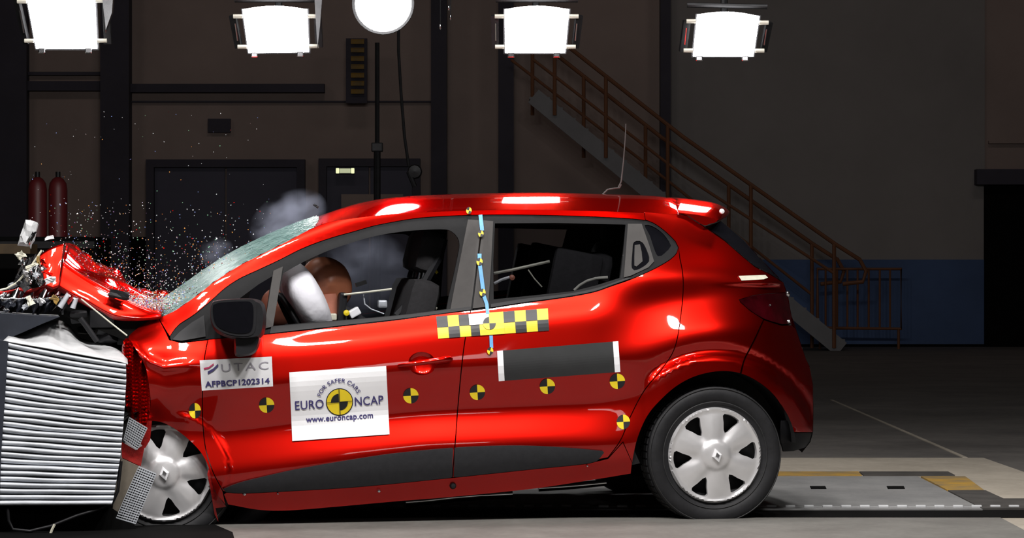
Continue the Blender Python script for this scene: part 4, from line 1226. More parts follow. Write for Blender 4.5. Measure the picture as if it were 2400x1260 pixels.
def wheel(cx, cy, Y0, rot, squash=False, steer=0.0, label=''):
    c = L(cx, cy, Y0)
    R_ = c.z if not squash else .312
    w = .19
    prof = [(.208, .012), (.225, .006), (.24, -.004), (.262, -.012), (.285, -.010), (.300, .002), (R_ - .002, .022), (R_, .04), (R_, w - .05), (R_ - .012, w - .01), (.27, w + .01), (.22, w), (.2, w - .01)]
    mb_ = MB(); mb_.lathe(prof, 72, 'Y')
    if squash:
        V = []
        for (x, y, z) in mb_.v:
            zw = z + c.z
            if zw < .0:
                f = -zw; z = -c.z + .001 * 0; y = y - .35 * f if y < w / 2 else y + .35 * f
            V.append((x, y, z))
        mb_.v = V
    o = mb_.build('tyre', [M['rubber'], M['tread']], car, 40)
    for p_ in o.data.polygons:
        pass
    o.location = c; o.rotation_euler = (0, 0, steer)
    o['label'] = label
    # raised lettering rings on the sidewall
    b = MB(); b.lathe([(.292, -.0085), (.294, -.0115), (.296, -.0085)], 72, 'Y'); b.lathe([(.232, -.001), (.234, -.006), (.236, -.004)], 72, 'Y'); b.build('sidewall_rib', M['tread'], o, 60)
    hubcap_mesh(o, rot)
    # steel rim seen through the gaps
    b = MB(); b.lathe([(.0, .055), (.08, .05), (.11, .07), (.17, .06), (.195, .03), (.209, .008)], 40, 'Y'); b.build('steel_rim', M['darkmetal'], o, 50)
    # emblem
    em = MB()
    s = .024
    outer = [(0, 1.25), (.85, 0), (0, -1.25), (-.85, 0)]; inner = [(0, .62), (.42, 0), (0, -.62), (-.42, 0)]
    V = [(x * s, -.042, z * s) for x, z in outer] + [(x * s, -.046, z * s) for x, z in inner] + [(x * s * 1.1, -.028, z * s * 1.1) for x, z in outer]
    em.add(V, [(i, (i + 1) % 4, 4 + (i + 1) % 4, 4 + i) for i in range(4)] + [(8 + i, 8 + (i + 1) % 4, (i + 1) % 4, i) for i in range(4)])
    e = em.build('emblem', M['white'], o); e.rotation_euler = (0, rot * .0 - .25, 0)
    # tread blocks
    tb = MB(); nb = 60
    if not squash:
        for k in range(nb):
            a = 2 * PI * k / nb
            for y in (.05, .095, .14):
                p = Vector((math.cos(a) * (R_ - .001), y, math.sin(a) * (R_ - .001)))
                tb.box(p, (.008, .036, .024), Matrix.Rotation(-a, 3, 'Y'))
        t_ = tb.build('tread', M['rubber'], o); t_['kind'] = 'stuff'
    return o


wheel(1676, 1066, .028, math.radians(6), label='rear tyre standing on the track')
wheel(384, 1108, .10, math.radians(40), True, 0, label='flattened front tyre behind the barrier')
for cx, cy in ((1676, 1066),):
    c = L(cx, cy, .028)
    b = MB(); b.lathe([(.2, 0), (c.z - .01, -.01), (c.z, .04), (c.z, .15), (.2, .19), (.05, .1)], 40, 'Y'); o = b.build('tyre', M['rubber'], car, 50); o.location = (c.x, CARW - .22, c.z)
c = L(384, 1108, .03); b = MB(); b.lathe([(.2, 0), (c.z - .01, -.01), (c.z, .04), (c.z, .15), (.2, .19), (.05, .1)], 40, 'Y'); o = b.build('tyre', M['rubber'], car, 50); o.location = (c.x, CARW - .22, c.z)
b = MB(); a_ = L(1676, 1066, .15); b.tube([a_, a_ + Vector((0, 1.35, 0))], .04); b.build('rear_axle', M['darkmetal'], car)

# ---- crushed bonnet: two folded sheets
def sheet(name, rowsA, rowsB, ya, yb, m, parent, n=18, amp=.012, seed=0, label=None, th=True, freq=1.0):
    """ruled sheet between two pixel curves at different local depths, with dents"""
    N = 34; A = param(cr(rowsA, step=10), N); B = param(cr(rowsB, step=10), N)
    a = loc(A[:, 0], A[:, 1], ya); b_ = loc(B[:, 0], B[:, 1], yb)
    V = []
    for i in range(N):
        for j in range(n + 1):
            t = j / n; p = a[i] * (1 - t) + b_[i] * t
            w = amp * math.sin(PI * t) 
            d = math.sin(freq * (i * .55 + j * .4 + seed)) + .6 * math.sin(freq * (i * .27 - j * .9) + seed * 2) + .5 * math.sin(freq * (j * 1.7 + seed))
            V.append((p[0] + w * d * .4, p[1], p[2] + w * d))
    Fc = [(i * (n + 1) + j, (i + 1) * (n + 1) + j, (i + 1) * (n + 1) + j + 1, i * (n + 1) + j + 1) for i in range(N - 1) for j in range(n)]
    o = mesh_obj(name, V, Fc, m, parent, smooth=True)
    if th:
        md = o.modifiers.new('s', 'SOLIDIFY'); md.thickness = .006; md.offset = -1
    if label: o['label'] = label
    return o


CREASE = [(378, 737), (345, 727), (310, 712), (273, 694), (241, 678), (210, 661), (180, 642), (146, 618)]
hood = sheet('bonnet', CREASE, [(400, 697), (340, 688), (300, 668), (262, 640), (230, 622), (200, 600), (175, 583), (152, 571)], .155, .9, M['paint'], car, amp=.012, seed=1, freq=.6, label='crumpled red bonnet folded into a peak')
sheet('bonnet_side', [(378, 743), (345, 747), (317, 747), (273, 743), (241, 730), (203, 708), (170, 692), (137, 673)], CREASE, .12, .155, M['paint'], hood, n=10, amp=.003, seed=2, freq=.6)
sheet('bonnet_edge', [(377, 742), (317, 747), (273, 743), (241, 730), (203, 708), (170, 692), (137, 673)],
      [(372, 748), (317, 752), (270, 750), (236, 737), (198, 715), (165, 698), (133, 680)], .12, .14, M['paint_torn'], hood, n=4, amp=0)
sheet('bonnet_front', [(137, 673), (124, 678), (110, 672), (104, 662)], [(150, 571), (132, 577), (112, 586), (92, 600)], .12, .192, M['paint'], hood, amp=.003, freq=.5, seed=3, label='folded front of the bonnet')
sheet('bonnet_inner', [(104, 662), (90, 655), (78, 642), (60, 630)], [(98, 590), (80, 602), (62, 617), (42, 636)], .2, .75, M['chrome'], hood, amp=.03, seed=5, freq=1.7)
# far half of the bonnet
sheet('bonnet', [(400, 697), (340, 688), (300, 668), (262, 640), (230, 622), (200, 600), (175, 583), (152, 571)],
      [(395, 706), (335, 700), (292, 680), (255, 655), (222, 640), (190, 620), (165, 606), (140, 600)], .9, 1.6, M['paint'], car, amp=.02, seed=2)
# crushed front: bumper skin pieces
sheet('bumper_skin', [(150, 672), (110, 672), (60, 678), (0, 684), (-60, 690)], [(150, 700), (110, 696), (60, 702), (0, 706), (-60, 712)], .3, .35, M['paint_torn'], car, amp=.03, seed=4, n=8, label='torn red bumper skin')
sheet('grille_strip', [(160, 692), (100, 700), (40, 700), (-50, 698)], [(150, 716), (100, 722), (40, 716), (-50, 720)], .22, .3, M['chrome'], car, amp=.035, seed=6, n=8, freq=2.2, label='mangled bright grille strip')
# fender folds between barrier and wheel
def folds(x, y):
    return .05 + .03 * np.sin((x - 296) * .32 + (y - 800) * .004) + .0006 * (345 - x)
panel('crumpled_wing', cr([(286, 812), (300, 792), (316, 815), (328, 838), (344, 868), (352, 940), (348, 986), (350, 1010), (344, 1030), (326, 1000), (300, 970), (292, 900)], True, 7), M['paint'], car, depth=folds, step=5, rim=.01)
panel('wing_strip', [(346, 985), (356, 986), (352, 1030), (340, 1050), (330, 1040)], M['paint_torn'], car, depth=lambda x, y: .02 + 0 * x, step=8)
# engine bay clutter
eb = MB()
for k in range(46):
    px = random.uniform(165, 300); py = 700 + (px - 165) * .48 + random.uniform(0, 62)
    p = L(px, py, random.uniform(.15, .8)); s = random.uniform(.02, .08)
    R = Matrix.Rotation(random.uniform(0, 3), 3, 'X') @ Matrix.Rotation(random.uniform(0, 3), 3, 'Z')
    eb.box(p, (s, s * random.uniform(.4, 1.4), s * random.uniform(.3, 1)), R, mi=0 if random.random() < .95 else 1, bev=s * .12)
o = eb.build('engine_wreckage', [M['black'], M['alu']], car, 50); o['kind'] = 'stuff'
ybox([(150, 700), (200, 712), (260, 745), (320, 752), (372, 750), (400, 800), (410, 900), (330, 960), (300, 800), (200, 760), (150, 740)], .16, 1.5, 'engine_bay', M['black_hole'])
b = MB(); b.tube([L(*q, .05) for q in ((190, 700), (225, 728), (262, 758), (298, 786))], .0035, 6); b.build('bonnet_cable', M['rod'], car)
for q in (((228, 800), (200, 760), (188, 745)), ((140, 720), (160, 690), (178, 700), (170, 722))):
    b = MB(); b.tube([L(*p, .1) for p in q], .012, 8); b.build('hose', M['alu'] if q[0][0] == 140 else M['black'], car, 50)
# cowl at the windscreen base
ybox([(372, 742), (400, 738), (430, 722), (450, 760), (430, 800), (380, 790)], .16, 1.55, 'cowl', M['black'])

# ================================================================== DUMMIES
def skin_body(name, joints, edges, radii, m, parent, levels=2):
    me = bpy.data.meshes.new(name); me.from_pydata([tuple(j) for j in joints], edges, []); me.materials.append(m)
    o = bpy.data.objects.new(name, me); COL.objects.link(o); o.parent = parent
    sk = o.modifiers.new('skin', 'SKIN'); sk.use_smooth_shade = True
    sv = me.skin_vertices[0].data
    for i, r in enumerate(radii): sv[i].radius = (r, r) if not isinstance(r, tuple) else r
    sv[0].use_root = True
    ss = o.modifiers.new('sub', 'SUBSURF'); ss.levels = levels; ss.render_levels = levels
    return o


def head_mesh(name, m, parent, c, s=1.0, pitch=0.0, yawr=0.0, mface=None):
    """head shaped by displacing a sphere; local -X is the face direction"""
    V = []; nu, nv = 36, 26; mi = []
    R = Matrix.Rotation(pitch, 3, 'Y') @ Matrix.Rotation(yawr, 3, 'Z')
    for j in range(nv + 1):
        th = PI * j / nv
        for i in range(nu):
            a = 2 * PI * i / nu
            x, y, z = math.sin(th) * math.cos(a), math.sin(th) * math.sin(a), math.cos(th)
            X_ = x * .098; Y_ = y * .077; Z_ = z * .112
            if z < 0: Y_ *= 1 + .22 * z; X_ *= 1 + (.12 * z if x > 0 else .02 * z)
            f = max(0, -x)
            X_ += -.022 * math.exp(-((z + .12) / .16) ** 2 - (y / .16) ** 2) * (f > .3)         # nose
            X_ += .010 * math.exp(-((z - .05) / .12) ** 2 - ((abs(y) - .33) / .16) ** 2) * (f > .2)  # eye sockets
            X_ += -.008 * math.exp(-((z + .52) / .10) ** 2 - (y / .3) ** 2) * (f > .3)          # lips
            X_ += .006 * math.exp(-((z + .40) / .05) ** 2 - (y / .3) ** 2) * (f > .3)
            X_ += -.012 * math.exp(-((z + .85) / .2) ** 2 - (y / .3) ** 2) * (f > .1)           # chin
            Y_ += math.copysign(.012, y) * math.exp(-((z + .05) / .2) ** 2 - ((x - .02) / .14) ** 2)   # ears
            V.append(R @ (Vector((X_, Y_, Z_)) * s) + c)
    Fc = [(j * nu + i, (j + 1) * nu + i, (j + 1) * nu + (i + 1) % nu, j * nu + (i + 1) % nu) for j in range(nv) for i in range(nu)]
    return mesh_obj(name, V, Fc, [m, mface or m], parent, smooth=True)


def dummy(hc, lean, label, s=1.0, face_pitch=-.9, legdir=-1, hand=None):
    """seated crash test dummy; hc = head centre (car local)"""
    root = empty('crash_test_dummy', c2w(hc), (0, 0, YAW)); tag(root, label, 'dummy')
    # local coordinates relative to the head centre
    J = []; Rr = []; E = []
    def j(p, r, par=None):
        J.append(Vector(p) * s); Rr.append(r * s)
        if par is not None: E.append((par, len(J) - 1))
        return len(J) - 1
    pel = j((lean + .12, 0, -.72), .13)
    lum = j((lean + .06, 0, -.52), .125, pel); che = j((lean * .6 + .04, 0, -.33), .14, lum)
    nb = j((lean * .3 + .03, 0, -.20), .075, che); nk = j((.01, 0, -.09), .052, nb)
    for sd in (-1, 1):
        sh = j((lean * .45 + .03, sd * .17, -.25), .062, nb)
        el = j((lean * .45 - .16, sd * .24, -.45), .045, sh); wr = j((lean * .45 - .38, sd * .17, -.38), .030, el)
        ha = j((lean * .45 - .44, sd * .16, -.36), .032, wr)
        for q in range(4):
            f1 = j((lean * .45 - .49, sd * (.135 + q * .018), -.355 + .0 * q), .0095, ha)
            f2 = j((lean * .45 - .525, sd * (.135 + q * .018), -.375 - .004 * (q % 2)), .0085, f1)
        tb_ = j((lean * .45 - .46, sd * .125, -.33), .011, ha)
        hp = j((lean + .08, sd * .10, -.76), .095, pel); kn = j((lean - .36, sd * .14, -.66), .068, hp)
        ank = j((lean - .66, sd * .14, -1.0), .042, kn); toe = j((lean - .80, sd * .14, -1.0), .035, ank)
    skin_body('body', J, E, Rr, M['dummy_suit'], root, 2)
    hd_ = head_mesh('head', M['head'], root, Vector((0, 0, 0)), s, face_pitch)
    return root, hd_


hc = L(766, 664, .44)
dr, dh_ = dummy(hc, .26, 'brown-headed crash test dummy bent into the white airbag, driver seat', 1.12, -.75)
# neck bracket, chest label
b = MB(); p = L(768, 715, .40) - hc; b.tube([p + Vector((0, 0, .05)), p + Vector((.01, 0, -.10))], [.045, .05], 16); b.build('neck', M['dummy_skin'], dr, 50)
b = MB(); b.box(L(800, 722, .36) - hc, (.035, .1, .14), Matrix.Rotation(.1, 3, 'Y'), bev=.01); b.build('neck_bracket', M['black'], dr)
b = MB(); b.box(L(830, 732, .33) - hc, (.05, .06, .035), Matrix.Rotation(-.5, 3, 'Y'), bev=.006); b.build('shoulder_block', M['white'], dr)
b = MB(); b.box(L(775, 742, .33) - hc, (.05, .05, .03), bev=.006); b.build('collar', M['rod'], dr)
b = MB(); b.lathe([(0, -.012), (.012, -.009), (.014, .0)], 12, 'Y', c=L(812, 733, .30) - hc); b.build('shoulder_bolt', M['yellow'], dr)
hc2 = L(655, 720, 1.25)
d2_, _ = dummy(hc2, .3, 'second dummy on the far front seat, only its reddish face showing', .86, -.6)
_.data.materials[0] = M['dummy_skin']
# belts, rods and instruments inside the car (parts)
def wire(pts, y, r, m, name, parent=car):
    b = MB(); b.tube([L(*p, y) for p in pts], r, 6); o = b.build(name, m, parent, 50); return o
wire([(806, 690), (860, 684), (918, 677)], .3, .005, M['rod'], 'instrument_rod')
wire([(852, 690), (855, 712), (870, 724), (900, 735)], .32, .003, M['alu'], 'instrument_cable')
wire([(1000, 712), (1024, 723)], .25, .006, M['rod'], 'belt_tongue')
wire([(1018, 630), (1025, 640)], .4, .007, M['yellow'], 'seat_tag')
for x, y in ((846, 664),):
    b = MB(); c = L(x, y, .35); b.box(c, (.05, .02, .018), Matrix.Rotation(-.3, 3, 'Y')); b.build('sensor_tag', M['chrome'], car)
b = MB(); b.box(L(896, 712, .4), (.04, .05, .035), bev=.008); b.build('belt_buckle', M['alu'], car)
wire([(1040, 560), (1030, 600), (985, 680), (930, 740)], .33, .02, M['black'], 'seat_belt')
wire([(1157, 640), (1200, 632), (1288, 612)], .35, .007, M['rod'], 'instrument_rod')
wire([(1238, 632), (1252, 652), (1270, 672)], .35, .003, M['rod'], 'instrument_cable')
wire([(1158, 664), (1175, 655), (1194, 649)], .33, .007, M['white'], 'white_strap')
b = MB(); b.lathe([(0, -.012), (.012, -.008), (.013, .008), (0, .012)], 12, 'Y', c=L(1200, 650, .33)); b.build('strap_end', M['dummy_skin'], car)

# child seats on the rear bench
def child_seat(px, py, y, label, arc):
    c = L(px, py, y); root = empty('child_seat', c2w(c), (0, 0, YAW)); tag(root, label, 'child seat', 'child seats on the rear bench')
    b = MB(); b.box((.0, 0, -.16), (.12, .38, .52), Matrix.Rotation(.2, 3, 'Y'), bev=.05); b.build('shell', M['seat'], root, 50)
    b = MB(); b.box((-.2, 0, -.42), (.42, .4, .12), bev=.05); b.build('cushion', M['seat'], root, 50)
    for s_ in (-1, 1):
        b = MB(); b.box((-.09, s_ * .19, -.05), (.22, .05, .3), Matrix.Rotation(.2, 3, 'Y'), bev=.02); b.build('side_wing', M['seat'], root, 50)
    b = MB(); b.tube([L(*q, y - .21) - c for q in arc], .008, 8); b.build('piping', M['child_trim'], root, 50)
    return root
child_seat(1370, 640, .50, 'black child seat nearest the camera with pale piping', [(1345, 680), (1358, 668), (1375, 658), (1395, 652), (1424, 650)])
child_seat(1310, 625, 1.22, 'black child seat on the far side with a thin pale edge', [(1272, 678), (1282, 660), (1296, 644), (1320, 634), (1350, 632), (1400, 634)])

# ================================================================== BARRIER
BY = -.18                                           # car-local depth of the barrier's near face
def BL_(px, py, dy=0.0): return L(px, py, BY + dy)
bar = empty('deformable_barrier', c2w(L(150, 1190, .2)), (0, 0, YAW))
bar.location.z = 0
tag(bar, 'silver honeycomb crash barrier with horizontal ribs buried in the car front', 'barrier')
bo = bar.location.copy(); Rb = Matrix.Rotation(-YAW, 3, 'Z')
def bl(px, py, Y):  # barrier local
    return Rb @ (c2w(L(px, py, Y)) - bo)
left = lambda t: (np.interp(t, [0, .3, .65, 1], [21, 13, 4, 0]), np.interp(t, [0, 1], [801, 1186]))
right = lambda t: (np.interp(t, [0, .12, .4, .66, .95, 1], [296, 297, 291, 283, 267, 262]), np.interp(t, [0, 1], [851, 1184]))
NS = 27
for k in range(NS):
    t0, t1 = k / NS, (k + 1) / NS; N = 22
    V = []; dth = BY + .004 * math.sin(k * 2.1)
    for i in range(N + 1):
        s = i / N
        for (t, dy) in ((t0, .020), (t0 + (t1 - t0) * .12, .003), (t0 + (t1 - t0) * .45, .0), (t0 + (t1 - t0) * .76, .003 + .002 * math.sin(k * 5.0)), (t0 + (t1 - t0) * .88, .020)):
            t += .0028 * math.sin(s * 9 + k * 1.3) * math.sin(PI * t)
            lx, ly = left(t); rx, ry = right(t)
            px = lx + (rx - lx) * s - 1; py = ly + (ry - ly) * s + 3.0 * math.sin(PI * s) * (1 - t)
            V.append(bl(px, py, dth + dy + .0025 * math.sin(s * 11 + k)))
    m5 = 5; Fc = [(i * m5 + j, i * m5 + j + 1, (i + 1) * m5 + j + 1, (i + 1) * m5 + j) for i in range(N) for j in range(m5 - 1)]
    o = mesh_obj('honeycomb_rib', V, Fc, M['alu'], bar, smooth=True)
# core block behind the ribs
def bprism(name, pts, y0, y1, m, sm=False, bev=0):
    a = [bl(px, py, y0) for px, py in pts]; n = len(a); d_ = Vector((0, y1 - y0, 0))
    V = a + [p + d_ for p in a]
    Fc = [tuple(range(n)), tuple(range(n, 2 * n))[::-1]] + [(k, n + k, n + (k + 1) % n, (k + 1) % n) for k in range(n)]
    o = mesh_obj(name, V, Fc, m, bar)
    if bev: md = o.modifiers.new('b', 'BEVEL'); md.width = bev; md.segments = 2
    return o
bprism('core', [(21, 803), (296, 853), (296, 895), (290, 990), (282, 1075), (264, 1182), (2, 1184), (5, 1050), (14, 920)], BY + .02, BY + .62, M['alu_dark'])
# top skin: sagging sheet from near edge to the crushed far edge
N = 24; V = []; na = param([(8, 797), (80, 809), (180, 827), (285, 846), (300, 852)], N); fa = param(cr([(55, 772), (80, 762), (137, 750), (165, 764), (190, 792), (250, 805), (285, 815), (296, 833)], step=6), N)
for i in range(N):
    for j in range(9):
        t = j / 8; p = bl(*(na[i] * (1 - t) + fa[i] * t), BY + .5 * t * 1.0)
        V.append(p + Vector((0, 0, .012 * math.sin(i * .8 + j * .9) * math.sin(PI * t))))
sk_ = mesh_obj('top_skin', V, [(i * 9 + j, (i + 1) * 9 + j, (i + 1) * 9 + j + 1, i * 9 + j + 1) for i in range(N - 1) for j in range(8)], M['alu_skin'], bar, smooth=True)
md = sk_.modifiers.new('s', 'SOLIDIFY'); md.thickness = .005
sk_['label'] = 'pale sagging top sheet of the barrier'
bprism('side_plate', [(-40, 790), (20, 800), (12, 930), (3, 1060), (-2, 1190), (-40, 1190)], BY - .01, BY + .6, M['bluesteel'])
bprism('mounting_plate', [(-60, 728), (60, 738), (140, 742), (100, 758), (50, 780), (10, 796), (-60, 800)], BY + .12, BY + .7, M['bluesteel'])
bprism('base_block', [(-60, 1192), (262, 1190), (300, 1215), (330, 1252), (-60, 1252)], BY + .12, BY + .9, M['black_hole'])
# crushed bumper honeycomb pieces
def comb(name, pts, Y, nx_, ny_, m, label=None):
    c = [np.array(q, float) for q in pts]; mbx = MB()
    base = [bl(*q, Y + .02) for q in pts]; mbx.add(base, [(0, 3, 2, 1)], 1)
    for i in range(nx_ + 1):
        u = i / nx_; p = c[0] * (1 - u) + c[1] * u; q = c[3] * (1 - u) + c[2] * u
        mbx.add([bl(*p, Y), bl(*q, Y), bl(*q, Y + .02), bl(*p, Y + .02)], [(0, 1, 2, 3)])
        d = np.array([.8, 0]); mbx.add([bl(*(p - d), Y), bl(*(p + d), Y), bl(*(q + d), Y), bl(*(q - d), Y)], [(0, 3, 2, 1)])
    for i in range(ny_ + 1):
        u = i / ny_; p = c[0] * (1 - u) + c[3] * u; q = c[1] * (1 - u) + c[2] * u
        d = np.array([0, 1.5]); mbx.add([bl(*(p - d), Y - .001), bl(*(q - d), Y - .001), bl(*(q + d), Y - .001), bl(*(p + d), Y - .001)], [(0, 1, 2, 3)])
    o = mbx.build(name, [M['alu'], M['alu_dark']], bar)
    if label: o['label'] = label
    return o
comb('crushed_honeycomb', [(303, 978), (345, 1003), (322, 1052), (290, 1030)], -.03, 8, 10, None, 'small crushed honeycomb patch above the front wheel')
comb('crushed_honeycomb', [(325, 1093), (366, 1110), (318, 1226), (272, 1212)], -.06, 8, 22, None, 'perforated honeycomb strip over the front wheel')
# torn foam beside it
bprism('torn_foam', [(284, 1074), (328, 1094), (300, 1150), (276, 1212), (262, 1205), (270, 1150)], -.05, .0, M['tan'])
bprism('red_scrap', [(284, 1034), (318, 1054), (340, 1040), (330, 1092), (286, 1072)], -.0, .02, M['paint_torn'])
wire_b = MB(); wire_b.tube([bl(px, py, BY + .02) for px, py in ((18, 1190), (20, 1218), (30, 1240), (70, 1244), (120, 1232), (180, 1208), (240, 1190), (262, 1180), (276, 1150), (284, 1080))], .007, 8); wire_b.build('loose_cable', M['darkmetal'], bar, 50)
wire_b = MB(); wire_b.tube([bl(px, py, BY) for px, py in ((128, 1228), (122, 1240), (116, 1256))], .006, 6); wire_b.build('cable_end', M['rod'], bar, 50)

# ================================================================== FLYING DEBRIS
cols = [M['white'], M['alu'], M['chrome'], M['blue_tape'], M['hazard'], M['print_green'], M['paint'], M['child_trim']]
cols = [mat('glass_crumb_clear', (.8, .85, .88), .1, coat=1, noise=(5, .2)), mat('glass_crumb_blue', (.25, .35, .8), .1, coat=1, noise=(5, .2)), mat('crumb_amber', (.8, .35, .08), .2, coat=1, noise=(5, .2)),
        mat('crumb_green', (.25, .6, .35), .1, coat=1, noise=(5, .2)), M['paint'], mat('crumb_dark', (.12, .12, .14), .3, noise=(5, .2))]
wts = [.42, .16, .12, .1, .1, .1]
def crumbs(n, fn, smin, smax, mb):
    for _k in range(n):
        p, sc_ = fn(); s = random.uniform(smin, smax) * sc_
        R = Matrix.Rotation(random.uniform(0, 6), 3, 'X') @ Matrix.Rotation(random.uniform(0, 6), 3, 'Z')
        v = [R @ Vector(q) * s + p for q in ((1, 0, -.4), (-.5, .8, -.4), (-.5, -.8, -.4), (.1, 0, .9))]
        mb.add(v, [(0, 2, 1), (0, 1, 3), (1, 2, 3), (2, 0, 3)], random.choices(range(6), wts)[0])
gm = MB()
def f_cloud():
    # spray above the cowl, thinning upwards
    while True:
        px = random.gauss(330, 120); h_ = random.expovariate(1 / 55.0)
        base = np.interp(px, [150, 250, 330, 400, 500, 620], [600, 660, 705, 715, 640, 570])
        py = base - h_
        if 120 < px < 620 and py > 470: break
    return c2w(L(px, py, random.uniform(.2, 1.3))), 1.0
def f_dense():
    px = random.gauss(350, 48); py = np.interp(px, [200, 300, 400, 450], [655, 712, 722, 690]) + random.gauss(0, 13)
    return c2w(L(px, py, random.uniform(.15, .5))), 1.0
def f_wind():
    t = random.random(); px = 380 + t * 260; py = np.interp(px, [380, 500, 640], [725, 640, 570]) - abs(random.gauss(0, 10)) 
    return c2w(L(px, py, random.uniform(.3, .8))), .7
def f_wide():
    return c2w(L(random.uniform(60, 640), random.uniform(250, 620), random.uniform(.2, 1.3))), .9
crumbs(1500, f_cloud, .0014, .0042, gm); crumbs(3600, f_dense, .0018, .0048, gm); crumbs(160, f_wind, .002, .004, gm); crumbs(130, f_wide, .0015, .0035, gm)
go = gm.build('glass_crumbs', cols, None); tag(go, 'spray of tiny broken glass crumbs above the bonnet and windscreen base', 'glass', kind='stuff')
# bigger fragments, each a thing
def shard(name, px, py, Y, dims, m, label, cat='fragment', rot=(0, 0, 0), group=None, seed=0):
    import bmesh
    r = random.Random(seed + int(px)); bm = bmesh.new(); bmesh.ops.create_cube(bm, size=1)
    bmesh.ops.subdivide_edges(bm, edges=bm.edges[:], cuts=2, use_grid_fill=True)
    for v in bm.verts:
        v.co = Vector((v.co.x * dims[0], v.co.y * dims[1], v.co.z * dims[2])) * (1 + r.uniform(-.42, .42))
    me = bpy.data.meshes.new(name); bm.to_mesh(me); bm.free(); me.materials.append(m)
    o = bpy.data.objects.new(name, me); COL.objects.link(o); o.location = c2w(L(px, py, Y)); o.rotation_euler = rot
    tag(o, label, cat, group); return o
shard('plastic_fragment', 280, 691, .1, (.07, .03, .03), M['black'], 'black plastic lump flying over the bonnet glass spray', rot=(0, .2, 0))
shard('lamp_fragment', 66, 548, .3, (.045, .03, .09), M['alu_skin'], 'pale grey torn lamp fragment thrown highest above the bonnet', rot=(0, .3, 0))
shard('lamp_fragment', 74, 556, .28, (.014, .01, .05), M['chrome'], 'bright sliver beside the highest grey fragment', rot=(0, .5, 0))
shard('metal_chip', 115, 557, .3, (.03, .01, .012), M['white'], 'small white chip right of the highest grey fragment', rot=(0, -.2, 0))
shard('plastic_fragment', 740, 482, .7, (.022, .01, .008), M['black'], 'small dark chip flying in the smoke over the windscreen', rot=(0, .6, 0))
places = ['above the bonnet peak', 'left of the bonnet peak', 'at the far left', 'below the grey fragment', 'over the grille strip']
mm = [M['chrome'], M['alu'], M['white'], M['black'], M['chrome'], M['rod'], M['paint'], M['hazard']]
spots = [(52, 612), (84, 645), (60, 640), (40, 655), (100, 628), (75, 622), (112, 640), (90, 610), (66, 658), (30, 668), (118, 655), (56, 668), (98, 660), (48, 598), (100, 612), (128, 700), (30, 710), (60, 718), (95, 706), (150, 712), (14, 726), (70, 704), (165, 702)]
for i, (x, y) in enumerate(spots):
    rank = sorted(spots).index((x, y)); wd = ['first', 'second', 'third', 'fourth', 'fifth', 'sixth', 'seventh', 'eighth', 'ninth', 'tenth', 'eleventh', 'twelfth', 'thirteenth', 'fourteenth', 'fifteenth', 'sixteenth', 'seventeenth', 'eighteenth', 'nineteenth', 'twentieth', 'twenty-first', 'twenty-second', 'twenty-third'][rank]
    cn = ['shiny metal', 'dull silver', 'white', 'black', 'shiny metal', 'pale cream', 'red', 'yellow-brown'][i % 8]
    o = shard('wreck_fragment', x, y, .05 + .02 * (i % 5), (random.uniform(.012, .045), .012, random.uniform(.008, .03)), mm[i % 8], cn + ' wreck fragment by the folded bonnet, ' + wd + ' counted from the left', rot=(random.uniform(-1, 1), random.uniform(-1.5, 1.5), 0), group='wreck fragments by the folded bonnet', seed=i)
b = MB(); b.tube([c2w(L(*q, .1)) for q in ((-20, 684), (15, 676), (40, 662), (70, 628), (98, 586))], .005, 6); o = b.build('bent_rod', M['rod'], None, 50); tag(o, 'thin bent pale rod running along the left of the folded bonnet', 'rod')

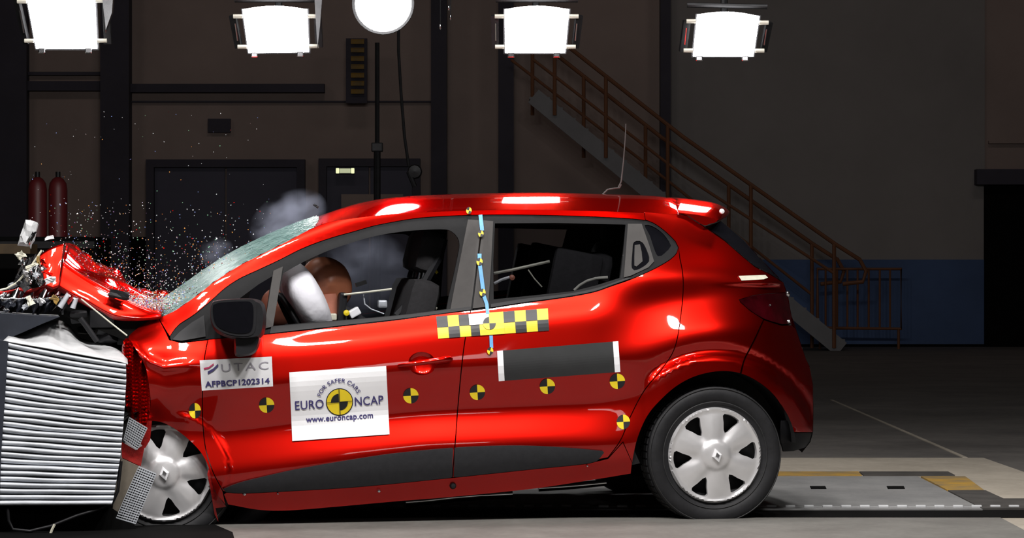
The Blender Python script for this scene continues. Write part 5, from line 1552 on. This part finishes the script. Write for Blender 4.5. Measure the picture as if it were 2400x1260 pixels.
# ================================================================== SMOKE
def smoke(name, c, dims, dens, label, rot=(0, 0, 0), scale=3.0, col=(.62, .66, .85)):
    m = bpy.data.materials.new(name); m.use_nodes = True; nt = m.node_tree; nt.nodes.clear()
    out = nt.nodes.new('ShaderNodeOutputMaterial'); v = nt.nodes.new('ShaderNodeVolumePrincipled')
    v.inputs['Color'].default_value = (*col, 1); v.inputs['Anisotropy'].default_value = .1
    tc = nt.nodes.new('ShaderNodeTexCoord'); n = nt.nodes.new('ShaderNodeTexNoise'); n.inputs['Scale'].default_value = scale; n.inputs['Detail'].default_value = 4
    ln = nt.nodes.new('ShaderNodeVectorMath'); ln.operation = 'LENGTH'
    mr = nt.nodes.new('ShaderNodeMapRange'); mr.inputs['From Min'].default_value = 1.0; mr.inputs['From Max'].default_value = .25; mr.clamp = True
    mr2 = nt.nodes.new('ShaderNodeMapRange'); mr2.inputs['From Min'].default_value = .38; mr2.inputs['From Max'].default_value = .7
    mu = nt.nodes.new('ShaderNodeMath'); mu.operation = 'MULTIPLY'; mu2 = nt.nodes.new('ShaderNodeMath'); mu2.operation = 'MULTIPLY'; mu2.inputs[1].default_value = dens
    nt.links.new(tc.outputs['Object'], ln.inputs[0]); nt.links.new(ln.outputs['Value'], mr.inputs['Value'])
    nt.links.new(tc.outputs['Object'], n.inputs['Vector']); nt.links.new(n.outputs['Fac'], mr2.inputs['Value'])
    nt.links.new(mr.outputs[0], mu.inputs[0]); nt.links.new(mr2.outputs[0], mu.inputs[1]); nt.links.new(mu.outputs[0], mu2.inputs[0])
    nt.links.new(mu2.outputs[0], v.inputs['Density']); nt.links.new(v.outputs[0], out.inputs['Volume'])
    mb_ = MB(); mb_.lathe([(math.sin(PI * k / 12), -math.cos(PI * k / 12)) for k in range(13)], 20)
    o = mb_.build(name, m, None); o.location = c; o.scale = dims; o.rotation_euler = rot
    tag(o, label, 'smoke', kind='stuff'); return o
smoke('smoke_puff', c2w(L(675, 515, 1.0)), (.20, .22, .13), 9, 'pale blue smoke puff rising over the windscreen top', (0, -.5, YAW), 1.6)
smoke('smoke_puff', c2w(L(505, 590, 1.1)), (.09, .12, .07), 5, 'faint smoke wisp over the middle of the windscreen', (0, -.4, YAW), 1.6)
smoke('cabin_smoke', c2w(L(850, 650, 1.15)), (.30, .28, .22), 7, 'blue-grey airbag smoke inside the front of the cabin', (0, 0, YAW), 1.4)
smoke('smoke_puff', c2w(L(850, 628, 2.05)), (.26, .14, .2), 7, 'grey smoke hanging beyond the far front window', (0, 0, YAW), 1.5)
